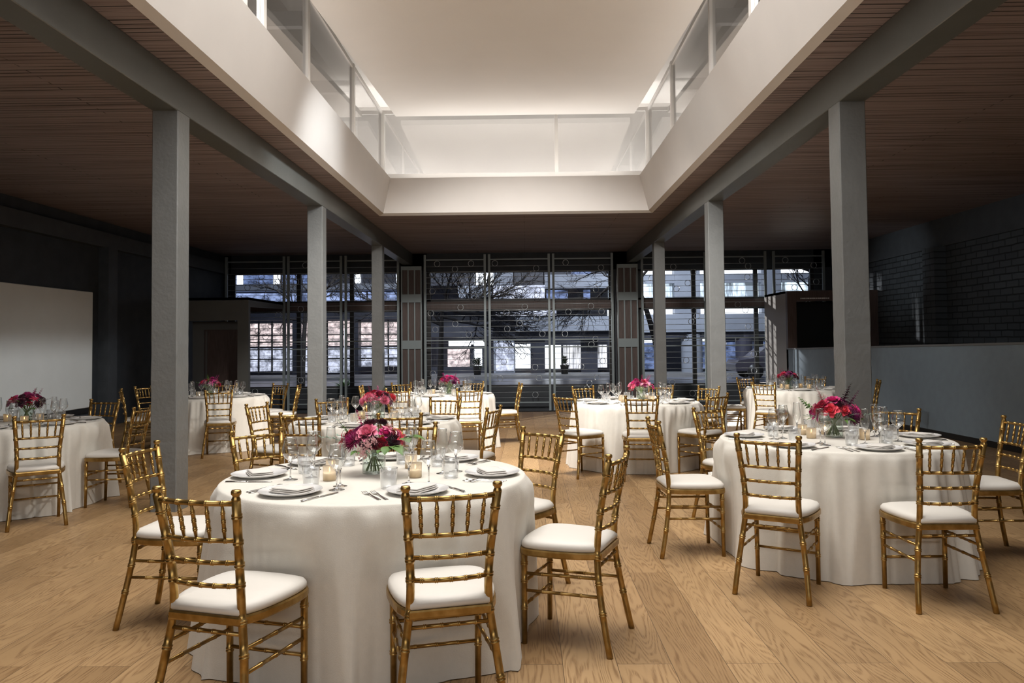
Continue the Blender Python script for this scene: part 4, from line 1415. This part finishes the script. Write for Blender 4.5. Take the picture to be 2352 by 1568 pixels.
B_items = [('rose', 'p_hot', -.015, -.03, .250, 1.2), ('ranunculus', 'p_burgundy', .005, -.07, .225, 1.35), ('rose', 'p_coral', -.055, -.08, .190, 1.25), ('rose', 'p_coral', .03, -.095, .190, 1.05),
           ('dahlia', 'p_plum', .085, -.095, .150, 1.5), ('dahlia', 'p_magenta', .075, -.07, .185, 1.1), ('rose', 'p_hot', .125, -.06, .180, 1.2), ('dahlia', 'p_crimson', -.115, -.05, .195, 1.1),
           ('lily', 'p_magenta', -.125, -.04, .160, 1.1), ('rose', 'p_crimson', -.09, -.04, .225, 1.0), ('lily', 'p_crimson', .165, -.04, .165, .9), ('rose', 'p_plum', .06, .0, .24, .9),
           ('dahlia', 'p_magenta', -.02, .08, .2, 1.2), ('rose', 'p_crimson', .1, .07, .18, 1.2), ('rose', 'p_magenta', -.1, .07, .18, 1.2),
           ('blossom_spike', 'leafd', .075, .0, .262, 1.1), ('blossom_spike', 'p_plum', .065, .0, .235, 1.2), ('blossom_spike', 'p_plum', .10, -.02, .225, 1.1), ('blossom_spike', 'leaf', -.17, -.02, .205, 1.0), ('blossom_spike', 'p_blush', -.06, .03, .25, 1.0),
           ('filler', 'p_blush', -.055, .01, .265, .8), ('filler', 'p_blush', -.14, -.02, .20, .7),
           ('spear', 'leafd', -.03, -.10, .14, 1.3), ('spear', 'leaf', .03, -.11, .13, 1.3), ('broad', 'leafd', -.08, -.08, .13, .8), ('euc', 'leaf2', .14, -.03, .14, .9), ('euc', 'leaf2', .05, -.11, .15, .7),
           ('spear', 'leafd', .09, .05, .13, 1.2), ('spear', 'leaf', -.10, .05, .13, 1.2), ('broad', 'leaf', .13, -.05, .13, .7), ('euc', 'leaf2', -.13, -.04, .14, .8)]
bouquet('B', B_items, .043, .078, 'tall bouquet of hot pink and plum')
bouquet('C', rand_items(3, ('magenta', 'hot', 'crimson', 'pink')), .07, .05, 'bouquet of magenta and crimson blooms')
bouquet('D', rand_items(4, ('burgundy', 'plum', 'crimson', 'burgundy')), -.10, .03, 'dark burgundy bouquet')
bouquet('E', rand_items(9, ('pink', 'burgundy', 'crimson', 'coral', 'burgundy')), .02, .05, 'loose leafy bouquet of pink and burgundy')
bouquet('F', rand_items(6, ('plum', 'crimson', 'magenta', 'hot')), .10, .0, 'rounded bouquet of plum and crimson blooms')
bouquet('G', rand_items(7, ('magenta', 'crimson', 'plum', 'magenta')), -.10, .10, 'bouquet of magenta blooms')
bouquet('H', rand_items(8, ('burgundy', 'magenta', 'plum', 'crimson')), .08, .08, 'dark bouquet of burgundy and magenta blooms')

# ------------------------------------------------------------------ the street outside
GZ = -.35
M['asphalt'] = mat('wet_asphalt', (.16, .16, .18), .35, noise=.2, scale=3)
M['paving'] = mat('concrete_paving', (.22, .215, .21), .6, noise=.1, scale=2)
M['conc'] = mat('street_concrete', (.27, .29, .33), .6, noise=.1, scale=1.2, emit=(.40, .45, .55), es=0)
M['dkwall'] = mat('blue_black_cladding', (.030, .032, .045), .5, noise=.2, scale=2)
M['bark'] = mat('dark_bark', (.018, .015, .014), .8)


def lit(name, col, e, pat=None):
    m, n, b = nt(name)
    b.inputs['Base Color'].default_value = (*[c * .5 for c in col], 1)
    b.inputs['Emission Color'].default_value = (*col, 1)
    b.inputs['Emission Strength'].default_value = e
    if pat:
        L = n.links; tc = n.nodes.new('ShaderNodeTexCoord'); mp = n.nodes.new('ShaderNodeMapping'); mp.inputs['Scale'].default_value = pat
        L.new(tc.outputs['Object'], mp.inputs[0])
        t = n.nodes.new('ShaderNodeTexNoise'); t.inputs['Scale'].default_value = 2; t.inputs['Detail'].default_value = 9; t.inputs['Roughness'].default_value = .7
        L.new(mp.outputs[0], t.inputs['Vector'])
        r = n.nodes.new('ShaderNodeValToRGB'); r.color_ramp.elements[0].position = .40; r.color_ramp.elements[1].position = .62
        r.color_ramp.elements[0].color = (*[c * .06 for c in col], 1); r.color_ramp.elements[1].color = (*col, 1)
        L.new(t.outputs[0], r.inputs[0]); L.new(r.outputs[0], b.inputs['Emission Color'])
    return m


M['litwhite'] = lit('lit_room_white', (.95, .97, 1.0), 2.2)
M['litcool'] = lit('lit_window_cool', (.80, .92, 1.0), 1.9, (1.2, 1, .2))
M['litwarm'] = lit('lit_shop_interior', (1.0, .80, .76), 1.15, (1.3, 1, 1.9))
M['litpale'] = lit('lit_curtained_window', (.86, .84, .85), 1.5, (9, 1, .25))
M['litdim'] = lit('dim_blue_window', (.20, .27, .50), .9, (1, 1, 2))
M['litblue'] = lit('pale_blue_window', (.42, .52, .85), 1.1, (.6, 1, .8))
M['glowpanel'] = lit('glowing_pale_panel', (.70, .72, .85), 1.15, (1.5, 1, 1.5))
mb = MB(); mb.box(-40, YF + .25, GZ - .3, 40, 60, GZ - .02); struct('ground', mb, M['asphalt'])
mb = MB(); mb.box(-40, YF + .25, GZ - .2, 40, 25.5, GZ + .06); struct('ground_pavement_near', mb, M['paving'])
mb = MB(); mb.box(-40, 34.5, GZ - .2, 40, 38.2, GZ + .08); struct('ground_pavement_far', mb, M['paving'])
YB2 = 38.0


def building(label, x0, x1, ztop, wall, parts):
    t = empty('building')
    mb = MB(); mb.box(x0, YB2 + 3.2, GZ, x1, YB2 + 6, ztop)
    obj('wall', mb, M['dkwall'], t)
    for nm, mt, L_ in parts:
        for (a, b, za, zb, ya, yb) in L_:
            mb = MB(); mb.box(a, YB2 + ya, za, b, YB2 + yb, zb)
            obj(nm, mb, M[mt], t)
    tag(t, label, 'building')


building('dark blue-black building across the street behind the left bays', -20, -4.9, 8, 'dkwall', [
    ('facade', 'dkwall', [(-20, -4.9, 4.35, 8, .3, .6), (-20, -4.9, 2.55, 2.9, .2, .6)]),
    ('balcony_slab', 'conc', [(-20, -4.9, 4.02, 4.34, -.6, .5)]),
    ('window_strip', 'litwhite', [(-14.85, -14.55, 4.4, 5.15, .22, .29), (-12.95, -12.62, 4.4, 5.15, .22, .29), (-8.75, -8.45, 4.4, 5.15, .22, .29), (-6.6, -6.35, 4.4, 5.15, .22, .29), (-10.9, -10.7, 4.4, 5.15, .22, .29)]),
    ('window', 'litdim', [(-19, -14.9, 4.42, 5.4, .24, .28), (-14.5, -13.0, 4.42, 5.4, .24, .28), (-12.5, -11, 4.42, 5.4, .24, .28)]),
    ('window', 'litblue', [(-19, -15.2, 3.3, 3.95, .3, .4), (-15.1, -11.6, 3.3, 3.95, .3, .4), (-11.5, -8.2, 3.3, 3.95, .3, .4), (-8.1, -5.0, 3.3, 3.95, .3, .4)]),
    ('shopfront', 'litwarm', [(-14.6, -12.0, 1.2, 2.4, 1, 1.2), (-11.8, -8.9, 1.2, 2.5, 1, 1.2), (-8.6, -5.2, 1.2, 2.4, 1, 1.2)]),
    ('shopfront', 'glowpanel', [(-14.6, -12.0, -.1, 1.1, 1, 1.2), (-11.8, -8.9, -.2, 1.1, 1, 1.2), (-8.6, -5.2, .1, 1.1, 1, 1.2)]),
    ('mullion', 'dark', [(x_, x_ + .07, GZ, 2.5, .9, .98) for x_ in (-14.0, -13.3, -12.6, -11.1, -10.4, -9.6, -7.9, -7.2, -6.4, -5.7)] + [(-14.6, -5.2, z_, z_ + .06, .88, .97) for z_ in (.5, 1.75)]),
    ('pillar', 'dkwall', [(-12.0, -11.75, GZ, 2.6, .3, 1), (-8.9, -8.6, GZ, 2.6, .3, 1), (-14.9, -14.6, GZ, 2.6, .3, 1)]),
])
building('pale concrete apartment block across the street behind the centre bay', -4.9, 5.1, 8, 'conc', [
    ('facade', 'dkwall', [(-4.9, -2.6, 4.25, 8, .4, .7), (-.55, .95, 4.0, 8, .5, .8), (1.0, 5.1, 4.5, 8, .5, .8)]),
    ('pier', 'conc', [(-1.6, -.60, 4.2, 8, 0, .5), (-1.62, -.55, GZ, 1.45, -.2, .5)]),
    ('lit_room', 'litwhite', [(-2.55, -1.65, 4.3, 5.2, .9, 1.0)]),
    ('balcony_front', 'glowpanel', [(-1.60, 1.0, 3.50, 4.18, -.3, -.15)]),  # emission put in to brighten the balcony front; it is no lamp
    ('balcony_front', 'conc', [(-3.4, -1.7, 3.55, 4.18, -.3, -.15), (1.0, 4.2, 4.0, 4.7, -.3, -.15)]),
    ('window', 'litdim', [(1.1, 2.2, 3.3, 3.95, .3, .4), (2.4, 3.4, 4.75, 5.4, .3, .4), (3.0, 3.35, 3.3, 3.95, .3, .4)]),
    ('lit_window', 'litcool', [(4.25, 4.9, 3.35, 4.2, .1, .2), (4.25, 4.9, 4.85, 5.3, .1, .2), (4.2, 4.9, 2.6, 3.0, .1, .2)]),
    ('soffit', 'glowpanel', [(-1.6, 1.6, 2.65, 3.02, .2, .4)]),
    ('balcony_slab', 'conc', [(-4.9, -.6, 2.95, 3.3, -.5, .6), (-.5, 4.9, 1.82, 2.55, -.8, .3)]),
    ('facade', 'dkwall', [(-4.9, -1.7, 1.6, 2.9, .6, .9), (-.6, 5.1, 1.42, 1.82, -.4, .5)]),
    ('lit_ceiling', 'litwhite', [(-4.1, -2.2, 1.12, 1.42, 1.8, 1.9)]),
    ('lobby_wall', 'litwarm', [(-4.2, -3.0, -.15, .95, 2.2, 2.3)]),
    ('lobby_wall', 'litwhite', [(-2.75, -2.35, -.05, .95, 2.2, 2.3), (-.55, .28, -.1, 1.2, 1.9, 2.0)]),
    ('lobby_wall', 'glowpanel', [(-1.5, -.6, -.15, 1.3, -.28, -.22)]),
    ('column', 'dkwall', [(.25, .98, GZ, 1.45, -.2, .6), (-2.9, -2.75, GZ, 1.2, 1.6, 1.8), (-2.0, -1.85, GZ, 1.2, 1.2, 1.4)]),
    ('lit_window', 'litwhite', [(1.0, 1.85, -.1, 1.12, 1.0, 1.1)]),
    ('curtain', 'litpale', [(1.95, 2.85, -.1, 1.12, .8, .9), (3.7, 4.2, -.05, 1.12, .6, .7)]),
    ('shop_wall', 'dkwall', [(-4.9, -2.0, GZ, .05, .9, 1.1), (2.85, 3.7, GZ, 1.42, .4, .6)]),
])
building('grey concrete office with rows of bright windows behind the right bays', 5.1, 20, 8, 'conc', [
    ('facade', 'conc', [(5.1, 20, 4.22, 4.68, 0, .5), (5.1, 20, 3.06, 3.42, 0, .5), (7.6, 8.9, 2.6, 8, -.05, .5), (5.1, 20, 5.2, 8, 0, .5), (12.0, 13.0, 2.6, 8, -.05, .5)]),
    ('window_band', 'litcool', [(5.3, 7.55, 3.42, 4.22, .3, .4), (8.95, 11.95, 3.42, 4.22, .3, .4), (13.05, 18.0, 3.42, 4.22, .3, .4)]),
    ('window_band', 'litwhite', [(5.3, 7.55, 2.62, 3.06, .3, .4), (8.95, 11.95, 2.62, 3.06, .3, .4), (5.3, 7.55, 4.68, 5.12, .3, .4), (8.95, 11.95, 4.68, 5.12, .3, .4), (13.05, 18, 4.68, 5.12, .3, .4)]),
    ('canopy', 'conc', [(5.1, 20, 1.72, 2.60, -1.2, .4)]),
    ('soffit', 'dkwall', [(5.1, 20, 1.45, 1.72, -1.0, .4)]),
    ('shopfront', 'litdim', [(5.6, 7.2, -.2, 1.2, 1.4, 1.5), (9.2, 12.0, -.2, 1.2, 1.4, 1.5), (12.3, 16.0, -.2, 1.2, 1.4, 1.5)]),
    ('lit_ceiling', 'litwhite', [(5.6, 6.9, 1.2, 1.34, 1.2, 1.3), (8.9, 10.4, 1.25, 1.36, 1.2, 1.3)]),
    ('wall', 'dkwall', [(11.9, 12.2, GZ, 1.5, .5, 1.2), (7.1, 7.3, GZ, 1.5, .9, 1.2)]),
])
mb = MB(); mb.lathe([(.52, GZ), (.52, 1.62)], 28, (8.3, YB2 - .6, 0))
o = obj('street_column', mb, M['conc']); tag(o, 'thick round concrete column under the canopy across the street', 'column')
mb = MB(); mb.lathe([(.42, GZ), (.42, 1.62)], 28, (10.9, YB2 - .6, 0))
o = obj('street_column', mb, mat('dark_round_column', (.06, .06, .085), .4)); tag(o, 'darker round column to the right of the pale one across the street', 'column')
spot('street_fill', (-7, 25, 6.5), (-8, 30, -.3), 1500, (.92, .94, 1), .2, 120, .8)  # unseen spots added to brighten the road
spot('street_fill', (3, 25, 6.5), (2, 30, -.3), 900, (.92, .94, 1), .2, 120, .8)
# more unseen spots added to brighten the facades
for nm, loc, tg, pw in (('street_fill', (-3, 31, 7.5), (-8, 38, 1.5), 1500), ('street_fill', (6, 30, 7.5), (9, 38, 2.2), 3000), ('street_fill', (0, 31, 6.5), (1, 38, 2.5), 1300)):
    spot(nm, loc, tg, pw, (.85, .9, 1.0), .2, 110, .8)


def tree(x, y, h, lean, seed, label, spread=1.0, depth=6, dirs=None):
    rnd = random.Random(seed); tr = MB(); br = MB()
    t = empty('bare_tree')
    top = Vector((lean[0], lean[1], h))
    P = catmull([(0, 0, 0), (lean[0] * .25, 0, h * .4), (lean[0] * .6, lean[1] * .5, h * .75), tuple(top)], 3)
    tr.tube(P, [.13 - .075 * i / (len(P) - 1) for i in range(len(P))], 8)
    def grow(p, d, r, L, k):
        if k == 0 or r < .0045: return
        q = p.copy(); dd = d.copy(); pts = [q.copy()]; rad = [r]
        n = 4
        for i in range(n):
            dd = (dd + Vector((rnd.uniform(-.28, .28), rnd.uniform(-.2, .2), rnd.uniform(-.22, .24)))).normalized()
            q = q + dd * L / n; pts.append(q.copy()); rad.append(r * (1 - .35 * (i + 1) / n))
            if k > 1 and rnd.random() < .75:
                s = (dd + Vector((rnd.uniform(-1, 1), rnd.uniform(-.6, .6), rnd.uniform(-.7, .9)))).normalized()
                grow(q.copy(), s, r * rnd.uniform(.4, .6), L * rnd.uniform(.5, .75), k - 1)
        br.tube(pts, rad, 4 if r < .02 else 6, False)
        for _ in range(2): grow(q.copy(), (dd + Vector((rnd.uniform(-.6, .6), rnd.uniform(-.4, .4), rnd.uniform(-.4, .5)))).normalized(), r * .62, L * .72, k - 1)
    for d in (dirs or [(-.8, 0, .6), (.8, 0, .5), (.2, .3, 1), (-.2, -.3, 1)]):
        f = rnd.uniform(.6, 1.0)
        grow(P[int((len(P) - 1) * f)], Vector(d).normalized(), .062, 1.25 * spread, depth)
    obj('trunk', tr, M['bark'], t); obj('branches', br, M['bark'], t)
    t.location = (x, y, GZ)
    tag(t, label, 'tree', 'bare street trees')


tree(-3.15, 27.5, 3.1, (.1, 0), 2, 'bare tree outside the left part of the centre bay, branches reaching right', 1.15, 5, [(1, 0, .02), (1, .1, -.08), (1, -.1, -.2), (.9, .2, .1), (.9, -.1, .25), (-.6, 0, .8), (.5, 0, 1), (-1, 0, .3)])
tree(4.9, 26.5, 4.4, (-1.3, 0), 5, 'leaning bare tree outside the right end of the centre bay', 1.15, 5, [(-1, 0, .1), (-1, .1, .5), (-.7, 0, -.4), (.6, 0, .8), (-.9, 0, -.1)])
tree(-8.6, 28.6, 3.2, (.2, 0), 8, 'bare tree outside the bay left of the left pier', .8, 5)
tree(-13.0, 27.0, 3.0, (-.2, 0), 12, 'bare tree outside the leftmost bays', .8, 5)
tree(11.2, 30.0, 4.6, (.5, 0), 15, 'bare tree outside the rightmost upper window', .9, 4)

# a parked car, planters, a lamp post
def car(x, y, label):
    t = empty('parked_car')
    prof = [(-2.1, .35), (-2.15, .62), (-2.0, .80), (-1.35, .90), (-.85, 1.32), (-.2, 1.42), (.75, 1.40), (1.4, 1.05), (2.0, .95), (2.15, .65), (2.1, .35)]
    mb = MB(); W = .82; rows = []
    for s, k in ((-W, 1), (-W * .96, 1.0), (0, 1.02), (W * .96, 1.0), (W, 1)):
        rows.append([(px_, s * (1 if pz < .95 else .84), pz * (k if pz > .9 else 1)) for px_, pz in prof])
    vs = [v for r in rows for v in r]; n = len(prof); fs = []
    for i in range(len(rows) - 1):
        for k in range(n):
            k2 = (k + 1) % n; fs.append((i * n + k, i * n + k2, (i + 1) * n + k2, (i + 1) * n + k))
    fs.append(tuple(reversed(range(n)))); fs.append(tuple((len(rows) - 1) * n + k for k in range(n)))
    mb.add(vs, fs, False)
    obj('body', mb, mat('dark_car_paint', (.10, .09, .11), .15, coat=.5), t)
    for s in (-1,):
        mb = MB(); y_ = s * (W * .87)
        mb.add([(-1.15, y_ - .02, .95), (-.75, y_ + .03, 1.28), (-.05, y_ + .05, 1.36), (-.05, y_ - .04, .95)], [(0, 1, 2, 3)], False)
        mb.add([(.02, y_ - .04, .95), (.02, y_ + .05, 1.36), (.72, y_ + .05, 1.34), (1.2, y_ - .02, .97)], [(0, 1, 2, 3)], False)
        obj('window', mb, M['litdim'], t)
    for wx in (-1.3, 1.3):
        for s in (-1, 1):
            mb = MB(); mb.tube([(wx, s * W * .86, .33), (wx, s * (W + .02), .33)], .33, 20); obj('wheel', mb, M['base'], t)
    mb = MB(); mb.box(2.08, -.6, .62, 2.16, .6, .72); obj('tail_light', mb, lit('red_tail_light', (1, .08, .06), .8), t)
    t.location = (x, y, GZ)
    tag(t, label, 'car', 'parked cars across the street')
car(11.0, 32.5, 'dark car parked across the street behind the right bays')


def shrub(x, y, z0, h, r, seed, label, pot=True, m='leafd'):
    rnd = random.Random(seed); t = empty('potted_shrub' if pot else 'planted_shrub'); z = z0
    if pot:
        mb = MB(); mb.lathe([(0, 0), (.16, 0), (.22, .42), (.24, .44), (.20, .44), (.18, .38), (0, .38)], 20); obj('pot', mb, M['base'], t)
        zz = .4
    else: zz = .02
    mb = MB()
    for i in range(110):
        a = rnd.uniform(0, 2 * PI); e = rnd.uniform(-.1, 1.5)
        d = Vector((math.cos(a) * math.cos(e), math.sin(a) * math.cos(e), math.sin(e) * h / r))
        petal(mb, (d.x * r * .3, d.y * r * .3, zz + d.z * r * .3), d + Vector((0, 0, .3)), (0, 0, 1), r * rnd.uniform(.6, 1.0), .05, -.5, .2, .4, 4, 1)
    obj('foliage', mb, M[m], t)
    t.location = (x, y, z)
    tag(t, label, 'plant')
shrub(-2.35, 36.3, GZ + .08, .5, .5, 3, 'dark potted shrub before the lit lobby across the street')
shrub(1.9, 36.6, GZ + .08, .8, .35, 4, 'thin potted plant before the bright curtained window across the street')
shrub(-6.0, 24.6, GZ + .06, .35, .5, 5, 'low green shrub on the pavement outside the left bays', False, 'leaf')
t = empty('lamp_post')
mb = MB(); mb.tube([(0, 0, 0), (0, 0, 2.2)], .03, 8); obj('pole', mb, M['whiteframe'], t)
mb = MB(); mb.lathe([(.10, 0), (.11, .02), (.04, .06)], 14); obj('foot', mb, M['whiteframe'], t)
t.location = (-6.3, 26.0, GZ + .0)
tag(t, 'thin white post standing in the street outside the left bays', 'post')

for o_ in bpy.data.objects:
    if o_.get('label') and o_.parent is None and not 4 <= len(o_['label'].split()) <= 16: print('LABEL', len(o_['label'].split()), o_['label'])
